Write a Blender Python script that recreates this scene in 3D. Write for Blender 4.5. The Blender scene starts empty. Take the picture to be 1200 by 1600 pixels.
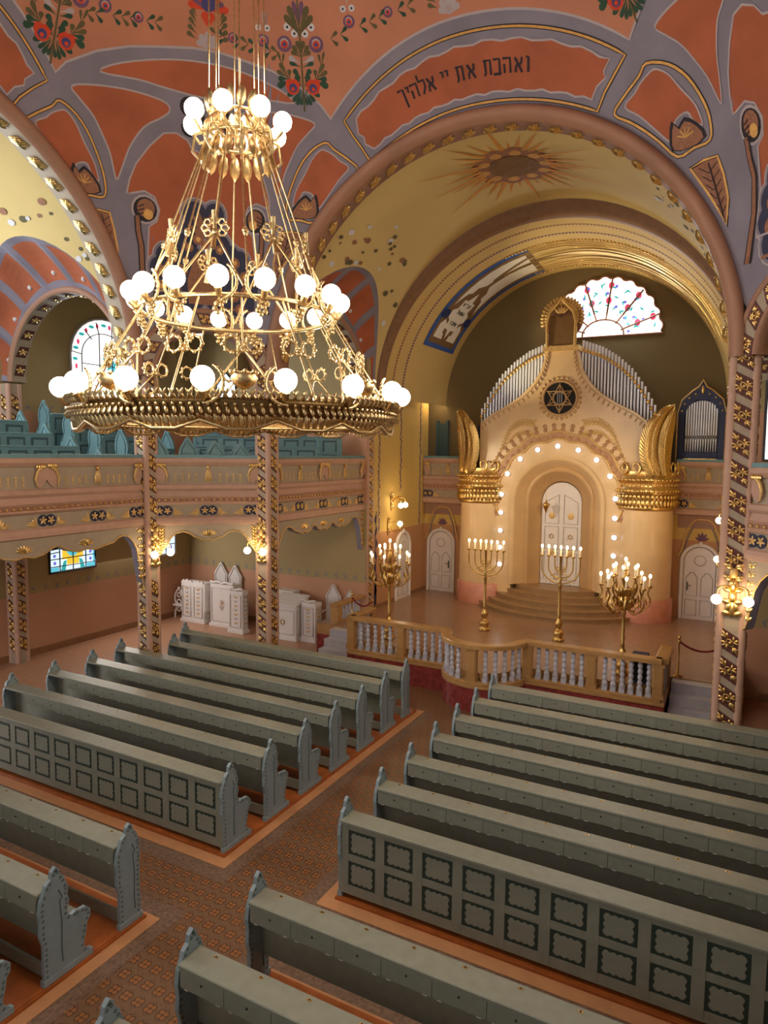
import bpy, math, random
from math import sin, cos, pi, radians, hypot, sqrt, atan2, asin, acos
from mathutils import Vector, Matrix
from mathutils.geometry import delaunay_2d_cdt
random.seed(7)
D = bpy.data
sc = bpy.context.scene
COL = sc.collection

# ---------------------------------------------------------------- camera
cam_d = D.cameras.new('camera'); cam = D.objects.new('camera', cam_d); COL.objects.link(cam); sc.camera = cam
cam_d.sensor_fit = 'AUTO'; cam_d.sensor_width = 36; cam_d.lens = 1071.05 / 1600 * 36
cam_d.clip_start = .05; cam_d.clip_end = 200
YAW, PIT, ROL = .488777, -.0870138, .0107238
_f = Vector((-sin(YAW) * cos(PIT), cos(YAW) * cos(PIT), sin(PIT))); _r = Vector((cos(YAW), sin(YAW), 0)); _u = _r.cross(_f)
R_ = cos(ROL) * _r + sin(ROL) * _u; U_ = -sin(ROL) * _r + cos(ROL) * _u
mw = Matrix((( R_.x, U_.x, -_f.x, 5.1673), (R_.y, U_.y, -_f.y, -7.0536), (R_.z, U_.z, -_f.z, 5.4882), (0, 0, 0, 1)))
cam.matrix_world = mw

# ---------------------------------------------------------------- world, lights, exposure
sc.view_settings.view_transform = 'Standard'; sc.view_settings.look = 'None'
sc.view_settings.exposure = 0.0; sc.view_settings.gamma = 1.0; sc.view_settings.use_curve_mapping = False
sc.cycles.use_denoising = True
sc.cycles.max_bounces = 6; sc.cycles.diffuse_bounces = 3; sc.cycles.glossy_bounces = 3
sc.cycles.sample_clamp_indirect = 4.0
W = D.worlds.new('world'); sc.world = W; W.use_nodes = True
W.node_tree.nodes['Background'].inputs[0].default_value = (.86, .84, .80, 1)
W.node_tree.nodes['Background'].inputs[1].default_value = .34

def area(name, loc, tgt, sx, sy, power, col):
    l = D.lights.new(name, 'AREA'); l.shape = 'RECTANGLE'; l.size = sx; l.size_y = sy; l.energy = power; l.color = col
    o = D.objects.new(name, l); COL.objects.link(o); o.location = loc
    o.rotation_euler = (Vector(tgt) - Vector(loc)).to_track_quat('-Z', 'Y').to_euler()
    return o
area('daylight_west_window', (0.5, -14.5, 9.5), (0, 3, 3), 6, 5, 220, (1.0, .93, .84))
area('daylight_left_window', (-11.2, -1.0, 8.2), (0, 2, 2), 5, 5, 800, (.88, .94, 1.0))
area('daylight_left_lower', (-11.45, -1.5, 2.2), (-6, 2, 1.0), 5, 1.6, 260, (.95, .96, 1.0))
area('daylight_corner_lower', (-11.5, 7.3, 2.5), (-7, 7.3, 1.2), 3.4, .8, 110, (1.0, .93, .84))
area('daylight_corner_upper', (-11.5, 7.0, 7.6), (-6, 6, 6.0), 2.2, 2.2, 240, (.95, .97, 1.0))
area('daylight_rose_window', (1.0, 14.8, 9.9), (.3, 6, 1), 3, 1.5, 130, (.88, .95, 1.0))
area('daylight_right_window', (11.8, -1.0, 8.0), (0, 3, 2), 5, 5, 420, (1.0, .93, .84))

XC, A, BB, YC, Z0 = .15, 4.85, 6.757, -1.05, 7.1
RS = hypot(A, BB)
ZF = .75          # level of the raised platform before the ark

# ---------------------------------------------------------------- materials
def lin(c):
    c = c / 255
    return c / 12.92 if c <= .04045 else ((c + .055) / 1.055) ** 2.4
def rgb(r, g, b): return (lin(r), lin(g), lin(b), 1)
MATS = {}
def mat(name, col, rough=.55, metal=0, var=.10, scale=6, emit=0, bump=0, spec=.5):
    m = D.materials.new(name); m.use_nodes = True; nt = m.node_tree; p = nt.nodes['Principled BSDF']
    c = rgb(*col)
    p.inputs['Roughness'].default_value = rough; p.inputs['Metallic'].default_value = metal
    p.inputs['Specular IOR Level'].default_value = spec
    if emit:
        p.inputs['Base Color'].default_value = c
        p.inputs['Emission Color'].default_value = c; p.inputs['Emission Strength'].default_value = emit
    elif var:
        tc = nt.nodes.new('ShaderNodeTexCoord'); n = nt.nodes.new('ShaderNodeTexNoise'); n.inputs['Scale'].default_value = scale
        n.inputs['Detail'].default_value = 5
        r = nt.nodes.new('ShaderNodeValToRGB')
        r.color_ramp.elements[0].position = .3; r.color_ramp.elements[1].position = .7
        r.color_ramp.elements[0].color = (c[0] * (1 - var), c[1] * (1 - var), c[2] * (1 - var), 1)
        r.color_ramp.elements[1].color = (min(1, c[0] * (1 + var)), min(1, c[1] * (1 + var)), min(1, c[2] * (1 + var)), 1)
        nt.links.new(tc.outputs['Object'], n.inputs['Vector']); nt.links.new(n.outputs['Fac'], r.inputs['Fac']); nt.links.new(r.outputs['Color'], p.inputs['Base Color'])
        if bump:
            bn = nt.nodes.new('ShaderNodeBump'); bn.inputs['Strength'].default_value = bump; bn.inputs['Distance'].default_value = .02
            nt.links.new(n.outputs['Fac'], bn.inputs['Height']); nt.links.new(bn.outputs['Normal'], p.inputs['Normal'])
    else:
        p.inputs['Base Color'].default_value = c
    MATS[name] = m
    return m
mat('pew_paint', (138, 140, 126), .42, var=.08, scale=9)
mat('pew_end_daylit', (138, 154, 160), .42, var=.07, scale=9)  # pew paint with the cool daylight on the ends put into its colour
mat('pew_dark', (70, 88, 84), .6, var=.1)
mat('panel_border', (46, 62, 54), .6, var=.1)
mat('teal_paint', (104, 142, 148), .5, var=.08)
mat('teal_dark', (58, 84, 92), .5, var=.08)
mat('gold', (226, 190, 122), .34, 1, var=.18, scale=25)
mat('brass', (212, 174, 104), .3, 1, var=.15, scale=20)
mat('pale_gold', (216, 188, 138), .36, 1, var=.25, scale=30)
mat('sun_ray', (206, 140, 48), .7, var=.1)
mat('frieze_stone', (176, 132, 94), .4, var=.12, scale=8)
mat('rib_brown', (132, 94, 64), .6, var=.1)
mat('shaded_brass', (132, 104, 66), .4, 1, var=.3, scale=30)  # brass darkened to put shade into the gaps behind the filigree
mat('dull_gold', (216, 180, 118), .5, .55, var=.25, scale=30)
mat('maroon', (88, 44, 38), .6)
mat('pink_wall', (188, 150, 130), .65, var=.06)
mat('grey_panel', (166, 150, 130), .65, var=.06)
mat('vault_grey', (130, 124, 138), .8, var=.12, scale=1.2)
mat('vault_light', (176, 164, 168), .8, var=.05)
mat('orange', (170, 92, 60), .8, var=.14, scale=1.5)
mat('salmon', (188, 124, 96), .8, var=.10, scale=1.0)
mat('brown_arch', (156, 114, 90), .6, var=.10, scale=1.5)
mat('ink', (40, 34, 42), .8, var=0)
mat('navy', (44, 46, 74), .7, var=.15)
mat('motif_brown', (146, 98, 70), .7, var=.2, scale=20)
mat('paint_gold', (206, 156, 84), .55, .35, var=.15, scale=10)
mat('leaf_green', (40, 72, 54), .8, var=.15)
mat('leaf_olive', (92, 84, 52), .8, var=.15)
mat('flower_red', (202, 66, 32), .8, var=.1)
mat('flower_blue', (66, 66, 118), .8, var=.1)
mat('flower_purple', (112, 76, 104), .8, var=.1)
mat('flower_white', (206, 204, 208), .8, var=.05)
mat('white_paint', (226, 218, 216), .45, var=.03)
mat('white_gray', (190, 180, 180), .5, var=.04)
mat('marble_tan', (222, 188, 142), .28, var=.08, scale=1.8)
mat('marble_tan_dark', (196, 158, 112), .35, var=.08, scale=1.8)
mat('marble_red', (136, 58, 56), .25, var=.3, scale=10)
mat('marble_pink', (206, 140, 118), .35, var=.12, scale=4)
mat('marble_yellow', (176, 134, 84), .2, var=.12, scale=5)
mat('marble_grey', (186, 184, 194), .35, var=.08, scale=8)
mat('step_brown', (150, 118, 84), .4, var=.12, scale=4)
mat('platform_floor', (156, 122, 96), .22, var=.10, scale=14)
mat('wood', (168, 92, 42), .35, var=.2, scale=5)
mat('wood_strip', (196, 140, 96), .45, var=.08)
mat('steel_pipe', (236, 240, 252), .26, .35, var=0)
mat('organ_blue', (36, 48, 92), .5, var=.1)
mat('dark', (18, 16, 18), .7, var=0)
mat('dark_green_door', (58, 84, 84), .6, var=.1)
mat('red_rope', (120, 14, 24), .7, var=.1)
mat('globe', (255, 244, 222), emit=4.2)
mat('flame', (255, 226, 168), emit=9.0)
mat('ark_bulb', (206, 226, 255), emit=3.2)
mat('candle', (250, 232, 200), .5, var=.02)
mat('lead', (56, 54, 60), .5, var=0)
mat('blue_paint', (52, 84, 150), .7, var=.1)
mat('scroll_white', (226, 216, 196), .8, var=.04)
mat('skirting', (142, 100, 68), .5)
mat('barrel_brown', (122, 90, 50), .8, var=.1)

def M(n): return MATS[n]

# wall: pinkish dado, olive plaster above, a row of small blue flowers at the border
def wall_mat(name, low, high, zb, flower=True):
    m = D.materials.new(name); m.use_nodes = True; nt = m.node_tree; N = nt.nodes; L = nt.links; p = N['Principled BSDF']; p.inputs['Roughness'].default_value = .8
    g = N.new('ShaderNodeNewGeometry'); s = N.new('ShaderNodeSeparateXYZ'); L.new(g.outputs['Position'], s.inputs[0])
    def math_(op, a, b=None, c=None):
        n = N.new('ShaderNodeMath'); n.operation = op
        for i, x in enumerate((a, b, c)):
            if x is None: continue
            if isinstance(x, (int, float)): n.inputs[i].default_value = x
            else: L.new(x, n.inputs[i])
        return n.outputs[0]
    ns = N.new('ShaderNodeTexNoise'); ns.inputs['Scale'].default_value = .9; ns.inputs['Detail'].default_value = 6; L.new(g.outputs['Position'], ns.inputs['Vector'])
    step = math_('GREATER_THAN', s.outputs[2], zb)
    mx = N.new('ShaderNodeMix'); mx.data_type = 'RGBA'; L.new(step, mx.inputs[0]); mx.inputs[6].default_value = rgb(*low); mx.inputs[7].default_value = rgb(*high)
    out = mx.outputs[2]
    if flower:
        along = math_('ADD', s.outputs[0], s.outputs[1])
        fx = math_('SUBTRACT', math_('FRACT', math_('MULTIPLY', along, 2.9)), .5)
        fz = math_('MULTIPLY', math_('SUBTRACT', s.outputs[2], zb + .12), 2.2)
        d = math_('SQRT', math_('ADD', math_('MULTIPLY', fx, fx), math_('MULTIPLY', fz, fz)))
        v = N.new('ShaderNodeTexVoronoi'); v.inputs['Scale'].default_value = 16; L.new(g.outputs['Position'], v.inputs['Vector'])
        msk = math_('LESS_THAN', math_('ADD', d, math_('MULTIPLY', v.outputs['Distance'], .55)), .40)
        mk = math_('MULTIPLY', msk, .75)
        m2 = N.new('ShaderNodeMix'); m2.data_type = 'RGBA'; L.new(mk, m2.inputs[0]); L.new(out, m2.inputs[6]); m2.inputs[7].default_value = rgb(112, 120, 140); out = m2.outputs[2]
    m3 = N.new('ShaderNodeMix'); m3.data_type = 'RGBA'; m3.blend_type = 'MULTIPLY'; m3.inputs[0].default_value = .22; L.new(out, m3.inputs[6])
    cr = N.new('ShaderNodeValToRGB'); L.new(ns.outputs['Fac'], cr.inputs[0]); cr.color_ramp.elements[0].position = .3; cr.color_ramp.elements[1].position = .7; cr.color_ramp.elements[0].color = (.6, .6, .6, 1)
    L.new(cr.outputs[0], m3.inputs[7]); L.new(m3.outputs[2], p.inputs['Base Color'])
    MATS[name] = m
wall_mat('wall_lower', (196, 146, 116), (170, 148, 104), 1.62)
wall_mat('wall_upper', (192, 140, 108), (170, 148, 104), 6.45)
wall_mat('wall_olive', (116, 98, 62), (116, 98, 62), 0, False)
wall_mat('vault_yellow', (212, 186, 122), (212, 186, 122), 0, False)
wall_mat('barrel_yellow', (206, 172, 104), (206, 172, 104), 0, False)
wall_mat('pier_yellow', (190, 140, 98), (212, 178, 100), 3.05, False)

def tile_mat():
    m = D.materials.new('floor_tile'); m.use_nodes = True; nt = m.node_tree; N = nt.nodes; L = nt.links; p = N['Principled BSDF']
    g = N.new('ShaderNodeNewGeometry'); s = N.new('ShaderNodeSeparateXYZ'); L.new(g.outputs['Position'], s.inputs[0])
    def mt(op, a, b=None):
        n = N.new('ShaderNodeMath'); n.operation = op
        for i, x in enumerate((a, b)):
            if x is None: continue
            if isinstance(x, (int, float)): n.inputs[i].default_value = x
            else: L.new(x, n.inputs[i])
        return n.outputs[0]
    u = mt('DIVIDE', s.outputs[0], .167); v = mt('DIVIDE', s.outputs[1], .2)
    row = mt('FLOOR', v); odd = mt('MULTIPLY', mt('MODULO', mt('ABSOLUTE', row), 2), .5)
    fu = mt('SUBTRACT', mt('FRACT', mt('ADD', u, odd)), .5); fv = mt('SUBTRACT', mt('FRACT', v), .5)
    au = mt('ABSOLUTE', mt('MULTIPLY', fu, .167)); av = mt('ABSOLUTE', mt('MULTIPLY', fv, .2))
    # quatrefoil: four small discs around the centre
    du = mt('SUBTRACT', au, .026); dv = mt('SUBTRACT', av, .026)
    dd = mt('SQRT', mt('ADD', mt('MULTIPLY', du, du), mt('MULTIPLY', dv, dv)))
    inner = mt('LESS_THAN', dd, .026); outer = mt('LESS_THAN', dd, .036)
    cross = mt('LESS_THAN', mt('MINIMUM', au, av), .004)
    def mix(f, a, b):
        n = N.new('ShaderNodeMix'); n.data_type = 'RGBA'
        if isinstance(f, float): n.inputs[0].default_value = f
        else: L.new(f, n.inputs[0])
        for k, x in ((6, a), (7, b)):
            if isinstance(x, tuple): n.inputs[k].default_value = x
            else: L.new(x, n.inputs[k])
        return n.outputs[2]
    ns = N.new('ShaderNodeTexNoise'); ns.inputs['Scale'].default_value = 40; ns.inputs['Detail'].default_value = 3; L.new(g.outputs['Position'], ns.inputs['Vector'])
    ground = mix(ns.outputs['Fac'], rgb(102, 74, 52), rgb(140, 106, 78))
    # thin pale diagonal lattice
    lat = mt('LESS_THAN', mt('ABSOLUTE', mt('SUBTRACT', mt('ADD', mt('MULTIPLY', au, 1.2), av), .092)), .004)
    c = mix(lat, ground, rgb(92, 62, 44))
    c = mix(outer, c, rgb(52, 30, 20)); c = mix(inner, c, rgb(158, 102, 54)); c = mix(mt('MULTIPLY', inner, cross), c, rgb(110, 62, 30))
    n2 = N.new('ShaderNodeTexNoise'); n2.inputs['Scale'].default_value = 2.2; L.new(g.outputs['Position'], n2.inputs['Vector'])
    c = mix(mt('MULTIPLY', n2.outputs['Fac'], .35), c, rgb(128, 96, 72))
    L.new(c, p.inputs['Base Color']); p.inputs['Roughness'].default_value = .38
    MATS['floor_tile'] = m
tile_mat()
mat('floor_border', (122, 96, 78), .45, var=.35, scale=22)
mat('floor_side', (178, 132, 104), .35, var=.08, scale=10)

def glass_mat(name, seed, tint):
    m = D.materials.new(name); m.use_nodes = True; nt = m.node_tree; N = nt.nodes; L = nt.links; p = N['Principled BSDF']
    tc = N.new('ShaderNodeTexCoord'); v = N.new('ShaderNodeTexVoronoi'); v.inputs['Scale'].default_value = tint[3]; L.new(tc.outputs['Object'], v.inputs['Vector'])
    mp = N.new('ShaderNodeMapping'); mp.inputs['Location'].default_value = (seed, seed * 2, 0); L.new(tc.outputs['Object'], mp.inputs['Vector']); L.new(mp.outputs[0], v.inputs['Vector'])
    sp = N.new('ShaderNodeSeparateColor'); L.new(v.outputs['Color'], sp.inputs[0])
    r = N.new('ShaderNodeValToRGB'); r.color_ramp.interpolation = 'CONSTANT'
    els = tint[0]
    r.color_ramp.elements[0].position = 0; r.color_ramp.elements[0].color = els[0][1]
    r.color_ramp.elements[1].position = els[1][0]; r.color_ramp.elements[1].color = els[1][1]
    for pos, c in els[2:]:
        e = r.color_ramp.elements.new(pos); e.color = c
    L.new(sp.outputs[0], r.inputs[0]); L.new(r.outputs[0], p.inputs['Emission Color']); p.inputs['Emission Strength'].default_value = tint[1]
    p.inputs['Base Color'].default_value = (.3, .3, .3, 1)
    MATS[name] = m
glass_mat('glass_white', 3, ([(0, (1, 1, 1, 1)), (.72, (.9, 1, 1, 1)), (.86, (.25, .75, .72, 1)), (.93, (.8, .25, .35, 1)), (.97, (.35, .45, .95, 1))], 1.7, 0, 7))
glass_mat('glass_rose', 5, ([(0, (1, 1, 1, 1)), (.78, (.95, 1, 1, 1)), (.88, (.2, .75, .75, 1)), (.94, (.85, .15, .4, 1)), (.98, (.4, .4, .9, 1))], 1.9, 0, 6))
mat('glass_blue', (90, 190, 210), emit=1.0)
mat('glass_yellow', (236, 196, 60), emit=1.0)
mat('glass_pale', (214, 236, 250), emit=1.1)
mat('glass_bright', (255, 252, 246), emit=1.6)
mat('glass_pink', (220, 70, 110), emit=.8)
mat('glass_teal', (50, 170, 170), emit=.9)
mat('glass_violet', (110, 110, 220), emit=.9)

# ---------------------------------------------------------------- mesh builder
class B:
    def __init__(s): s.v = []; s.f = []; s.m = []; s.sm = []; s.names = []
    def mi(s, name):
        if name not in s.names: s.names.append(name)
        return s.names.index(name)
    def add(s, vs, fs, m, smooth=False):
        o = len(s.v); s.v += [tuple(x) for x in vs]; k = s.mi(m)
        for f in fs: s.f.append([i + o for i in f]); s.m.append(k); s.sm.append(smooth)
        return s
    def box(s, x0, x1, y0, y1, z0, z1, m):
        vs = [(x, y, z) for z in (z0, z1) for y in (y0, y1) for x in (x0, x1)]
        return s.add(vs, [(0, 2, 3, 1), (4, 5, 7, 6), (0, 1, 5, 4), (2, 6, 7, 3), (0, 4, 6, 2), (1, 3, 7, 5)], m)
    def bev(s, x0, x1, y0, y1, z0, z1, m, b=.01):
        # box with chamfered vertical and top edges
        p = lambda i: [(x0 + i + b, y0 + i), (x1 - i - b, y0 + i), (x1 - i, y0 + i + b), (x1 - i, y1 - i - b), (x1 - i - b, y1 - i), (x0 + i + b, y1 - i), (x0 + i, y1 - i - b), (x0 + i, y0 + i + b)]
        return s.rings([[(x, y, z0) for x, y in p(0)], [(x, y, z1 - b) for x, y in p(0)], [(x, y, z1) for x, y in p(b)]], m, True, False)
    def rings(s, rs, m, caps=False, smooth=True, closed=True):
        n = len(rs[0]); vs = [p for r in rs for p in r]; fs = []
        for a in range(len(rs) - 1):
            for i in range(n if closed else n - 1):
                j = (i + 1) % n
                fs.append((a * n + i, a * n + j, (a + 1) * n + j, (a + 1) * n + i))
        s.add(vs, fs, m, smooth)
        if caps:
            s.add(rs[0], [tuple(range(n))[::-1]], m); s.add(rs[-1], [tuple(range(n))], m)
        return s
    def prism(s, poly, fn, w0, w1, m, mside=None, bevel=0):
        n = len(poly)
        s.add([fn(u, v, w0) for u, v in poly], [tuple(range(n))[::-1]], m); s.add([fn(u, v, w1) for u, v in poly], [tuple(range(n))], m)
        s.rings([[fn(u, v, w0) for u, v in poly], [fn(u, v, w1) for u, v in poly]], mside or m, False, False)
        return s
    def lathe(s, prof, m, c=(0, 0, 0), seg=16, smooth=True, caps=True, ax=None):
        T = (lambda x, y, z: (c[0] + x, c[1] + y, c[2] + z)) if ax is None else ax
        return s.rings([[T(r * cos(2 * pi * i / seg), r * sin(2 * pi * i / seg), z) for i in range(seg)] for r, z in prof], m, caps, smooth)
    def tube(s, pts, r, m, seg=6, closed=False, caps=True):
        pts = [Vector(p) for p in pts]; n = len(pts); rs = []
        rr = r if isinstance(r, (list, tuple)) else [r] * n
        nrm = None
        for i, p in enumerate(pts):
            if closed: t = pts[(i + 1) % n] - pts[i - 1]
            else: t = pts[min(i + 1, n - 1)] - pts[max(i - 1, 0)]
            if t.length < 1e-9: t = Vector((0, 0, 1))
            t.normalize()
            if nrm is None:
                nrm = t.orthogonal().normalized()
            else:
                nrm = nrm - t * nrm.dot(t)
                nrm = nrm.normalized() if nrm.length > 1e-6 else t.orthogonal().normalized()
            bn = t.cross(nrm)
            rs.append([tuple(p + rr[i] * (cos(2 * pi * k / seg) * nrm + sin(2 * pi * k / seg) * bn)) for k in range(seg)])
        if closed: rs.append(rs[0])
        return s.rings(rs, m, caps and not closed, True)
    def ball(s, c, r, m, seg=10, rings=7, sc=(1, 1, 1)):
        if not isinstance(r, (int, float)): sc = r; r = 1
        rs = []
        for a in range(rings + 1):
            th = pi * a / rings; q = max(sin(th), 1e-3)
            rs.append([(c[0] + sc[0] * r * q * cos(2 * pi * i / seg), c[1] + sc[1] * r * q * sin(2 * pi * i / seg), c[2] - sc[2] * r * cos(th)) for i in range(seg)])
        return s.rings(rs, m, True, True)
    def lobe(s, p, q, w, h, nrm, m, n=5):
        # a raised leaf-shaped lobe on a surface with normal nrm, from p to q
        p = Vector(p); q = Vector(q); nrm = Vector(nrm).normalized(); d = q - p; side = nrm.cross(d)
        if side.length < 1e-9: return s
        side.normalize(); vs = [tuple(p)]; 
        prof = [(.15, .6), (.45, 1), (.75, .8)]
        for t, k in prof:
            c = p + d * t
            vs += [tuple(c - side * w * k), tuple(c + nrm * h * k), tuple(c + side * w * k)]
        vs.append(tuple(q)); fs = [(0, 1, 2), (0, 2, 3)]
        for a in range(2):
            o = 1 + 3 * a
            fs += [(o, o + 3, o + 4, o + 1), (o + 1, o + 4, o + 5, o + 2)]
        fs += [(7, 10, 8), (8, 10, 9)]
        return s.add(vs, fs, m, True)
    def build(s, name, parent=None, loc=None, kind=None, label=None):
        me = D.meshes.new(name); me.from_pydata(s.v, [], s.f)
        for n in s.names: me.materials.append(MATS[n])
        me.polygons.foreach_set('material_index', s.m); me.polygons.foreach_set('use_smooth', s.sm)
        me.update()
        o = D.objects.new(name, me); COL.objects.link(o)
        if parent: o.parent = parent
        if loc: o.location = loc
        if kind: o['kind'] = kind
        if label: o['label'] = label
        return o
def tag(o, label, cat, group=None):
    o['label'] = label; o['category'] = cat
    if group: o['group'] = group
    return o
def thing(name, label, cat, loc=(0, 0, 0), rz=0, group=None):
    o = D.objects.new(name, None); COL.objects.link(o); o.location = loc; o.rotation_euler = (0, 0, rz); o.empty_display_size = .1
    return tag(o, label, cat, group)
def copy_tree(o, parent=None):
    c = o.copy(); COL.objects.link(c)
    if parent: c.parent = parent
    for ch in list(o.children): copy_tree(ch, c)
    return c
def crom(pts, closed=True, k=4):
    n = len(pts); out = []
    rng = range(n) if closed else range(n - 1)
    for i in rng:
        p0 = pts[(i - 1) % n] if closed or i > 0 else pts[i]; p1 = pts[i]; p2 = pts[(i + 1) % n]; p3 = pts[(i + 2) % n] if closed or i + 2 < n else p2
        for j in range(k):
            t = j / k
            out.append(tuple(.5 * ((2 * b) + (-a + c) * t + (2 * a - 5 * b + 4 * c - d) * t * t + (-a + 3 * b - 3 * c + d) * t ** 3) for a, b, c, d in zip(p0, p1, p2, p3)))
    if not closed: out.append(tuple(pts[-1]))
    return out
def paint(b, poly, fn, m, grid=2.2):
    # a painted patch that follows the curved surface fn(u, v)
    dn = []
    for i, p in enumerate(poly):
        q = poly[(i + 1) % len(poly)]; k = max(1, math.ceil(hypot(q[0] - p[0], q[1] - p[1]) / (grid * .9)))
        dn += [(p[0] + (q[0] - p[0]) * j / k, p[1] + (q[1] - p[1]) * j / k) for j in range(k)]
    poly = dn
    us = [p[0] for p in poly]; vs = [p[1] for p in poly]
    pts = [Vector(p) for p in poly]; n = len(pts); edges = [(i, (i + 1) % n) for i in range(n)]
    u = min(us) + grid * .5
    while u < max(us):
        v = min(vs) + grid * .5
        while v < max(vs): pts.append(Vector((u, v + .01 * sin(u * 7)))); v += grid
        u += grid
    r = delaunay_2d_cdt(pts, edges, [list(range(n))], 1, 1e-5)
    if r[2]: b.add([fn(p[0], p[1]) for p in r[0]], [tuple(f) for f in r[2]], m, True)
def stroke(b, pts, w, fn, m, closed=False):
    n = len(pts); L_ = []; R_2 = []
    for i in range(n):
        a = pts[(i - 1) % n] if closed or i else pts[0]; c = pts[(i + 1) % n] if closed or i < n - 1 else pts[-1]
        dx, dy = c[0] - a[0], c[1] - a[1]; l = hypot(dx, dy) or 1
        L_.append(fn(pts[i][0] - dy / l * w / 2, pts[i][1] + dx / l * w / 2)); R_2.append(fn(pts[i][0] + dy / l * w / 2, pts[i][1] - dx / l * w / 2))
    fs = []
    for i in range(n if closed else n - 1):
        j = (i + 1) % n; fs.append((i, j, n + j, n + i))
    b.add(L_ + R_2, fs, m, True)
def disc(c, r, n=14, ry=None): return [(c[0] + r * cos(2 * pi * i / n), c[1] + (ry or r) * sin(2 * pi * i / n)) for i in range(n)]
def arcpts(cx, cz, rx, rz, a0, a1, n): return [(cx + rx * cos(radians(a0 + (a1 - a0) * i / n)), cz + rz * sin(radians(a0 + (a1 - a0) * i / n))) for i in range(n + 1)]

# ================================================================ SETTING
# ---- floor and pew platforms
b = B()
b.add([(-11.7, -9, -.06), (12, -9, -.06), (12, 10.6, -.06), (-11.7, 10.6, -.06)], [(0, 1, 2, 3)], 'floor_side')
for x0, x1, y0, y1, m_ in ((-.73, .73, -9, 8, 'floor_tile'), (-7.0, -.73, -1.5, -.38, 'floor_tile'), (.73, 7.4, -1.5, -.38, 'floor_tile'), (-3.5, -.73, 6.0, 8, 'floor_tile'), (.73, 3.9, 6.0, 8, 'floor_tile')):
    b.add([(x0, y0, -.056), (x1, y0, -.056), (x1, y1, -.056), (x0, y1, -.056)], [(0, 1, 2, 3)], m_)
for sx in (-1, 1):
    for y0, y1 in ((-.38, 6.0), (-9, -1.5)):
        xa, xb = sorted((sx * .73, sx * .53)); b.add([(xa, y0, -.052), (xb, y0, -.052), (xb, y1, -.052), (xa, y1, -.052)], [(0, 1, 2, 3)], 'floor_border')
    xa, xb = sorted((sx * .53, sx * 7.0))
    for y0, y1 in ((-.62, -.38), (-1.5, -1.26)):
        b.add([(xa, y0, -.0525), (xb, y0, -.0525), (xb, y1, -.0525), (xa, y1, -.0525)], [(0, 1, 2, 3)], 'floor_border')
b.build('floor', kind='structure')
for sx, nm in ((-1, 'left'), (1, 'right')):
    for y0, y1, yi0, yi1 in ((-.38, 6.0, -.2, 5.9), (-9, -1.5, -9, -1.56)):
        b = B(); xf = sx * 7.3
        xa, xb = sorted((sx * .73, xf)); b.box(xa, xb, y0, y1, -.058, -.045, 'wood_strip')
        xa, xb = sorted((sx * .89, xf)); b.box(xa, xb, yi0, yi1, -.045, -.012, 'wood')
        xa, xb = sorted((sx * .91, xf)); b.box(xa, xb, yi0 + .02, yi1 - .02, -.012, 0, 'wood')
        b.build('pew_platform', kind='structure')

# ---- side chart of the dome: u, v in degrees around the middle of one of its eight sides
# the painter's panels are not quite equal from side to side: narrowing of one half of a side, by height above its springing
NARROW = {(1, 1, 0): (-1, ((8, 1), (18, .74), (24, .68), (37, .70))), (-1, 1, 0): (1, ((10, 1), (22, .87), (38, .88))), (0, 1, 0): (-1, ((18, 1), (27, .94), (34, .90))), (-1, 0, 0): (1, ((15, .95), (26, .89), (35, .82)))}
def side_map(pole, off, raw=False):
    nar = None if raw else NARROW.get(tuple(pole))
    def scale(u, v):
        if not nar or u * nar[0] <= 0: return u
        tb = nar[1]
        if v <= tb[0][0]: return u * tb[0][1]
        for (va, fa), (vb, fb) in zip(tb, tb[1:]):
            if v <= vb: return u * (fa + (fb - fa) * (v - va) / (vb - va))
        return u * tb[-1][1]
    p = Vector(pole).normalized(); up = Vector((0, 0, 1)); rt = p.cross(up); C0 = Vector((XC, YC, Z0)); R = RS - off
    def fn(u, v):
        u = scale(u, v); ps = radians(hypot(u, v)); al = atan2(u, v)
        n = cos(ps) * p + sin(ps) * (sin(al) * rt + cos(al) * up)
        return tuple(C0 + n * R)
    return fn
def PA(al, ps): return (ps * sin(radians(al)), ps * cos(radians(al)))
WIDE = ((0, 1, 0), (-1, 0, 0), (1, 0, 0), (0, -1, 0)); DIAG = ((-1, 1, 0), (1, 1, 0), (-1, -1, 0), (1, -1, 0))
PSI0 = math.degrees(asin(A / RS))
# ---- dome shell: sphere cut by the eight arch planes
b = B(); NA = 256; rows = []; NT = 26
for i in range(NA):
    az = 2 * pi * i / NA; d = Vector((cos(az), sin(az), 0)); t = pi / 2
    for P in WIDE:
        c = d.dot(Vector(P))
        if c > .05: t = min(t, asin(min(1, BB / (RS * c))))
    for P in DIAG:
        c = d.dot(Vector(P).normalized())
        if c > .05: t = min(t, asin(min(1, (A + BB) / sqrt(2) / (RS * c))))
    rows.append([(XC + RS * sin(t * k / NT) * cos(az), YC + RS * sin(t * k / NT) * sin(az), Z0 + RS * cos(t * k / NT)) for k in range(1, NT + 1)])
vs = [p for r in rows for p in r]; fs = []
for i in range(NA):
    j = (i + 1) % NA
    for k in range(NT - 1): fs.append((i * NT + k, i * NT + k + 1, j * NT + k + 1, j * NT + k))
b.add(vs, fs, 'vault_grey', True); b.add([rows[i][0] for i in range(NA)], [tuple(range(NA))], 'vault_grey', True)

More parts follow.
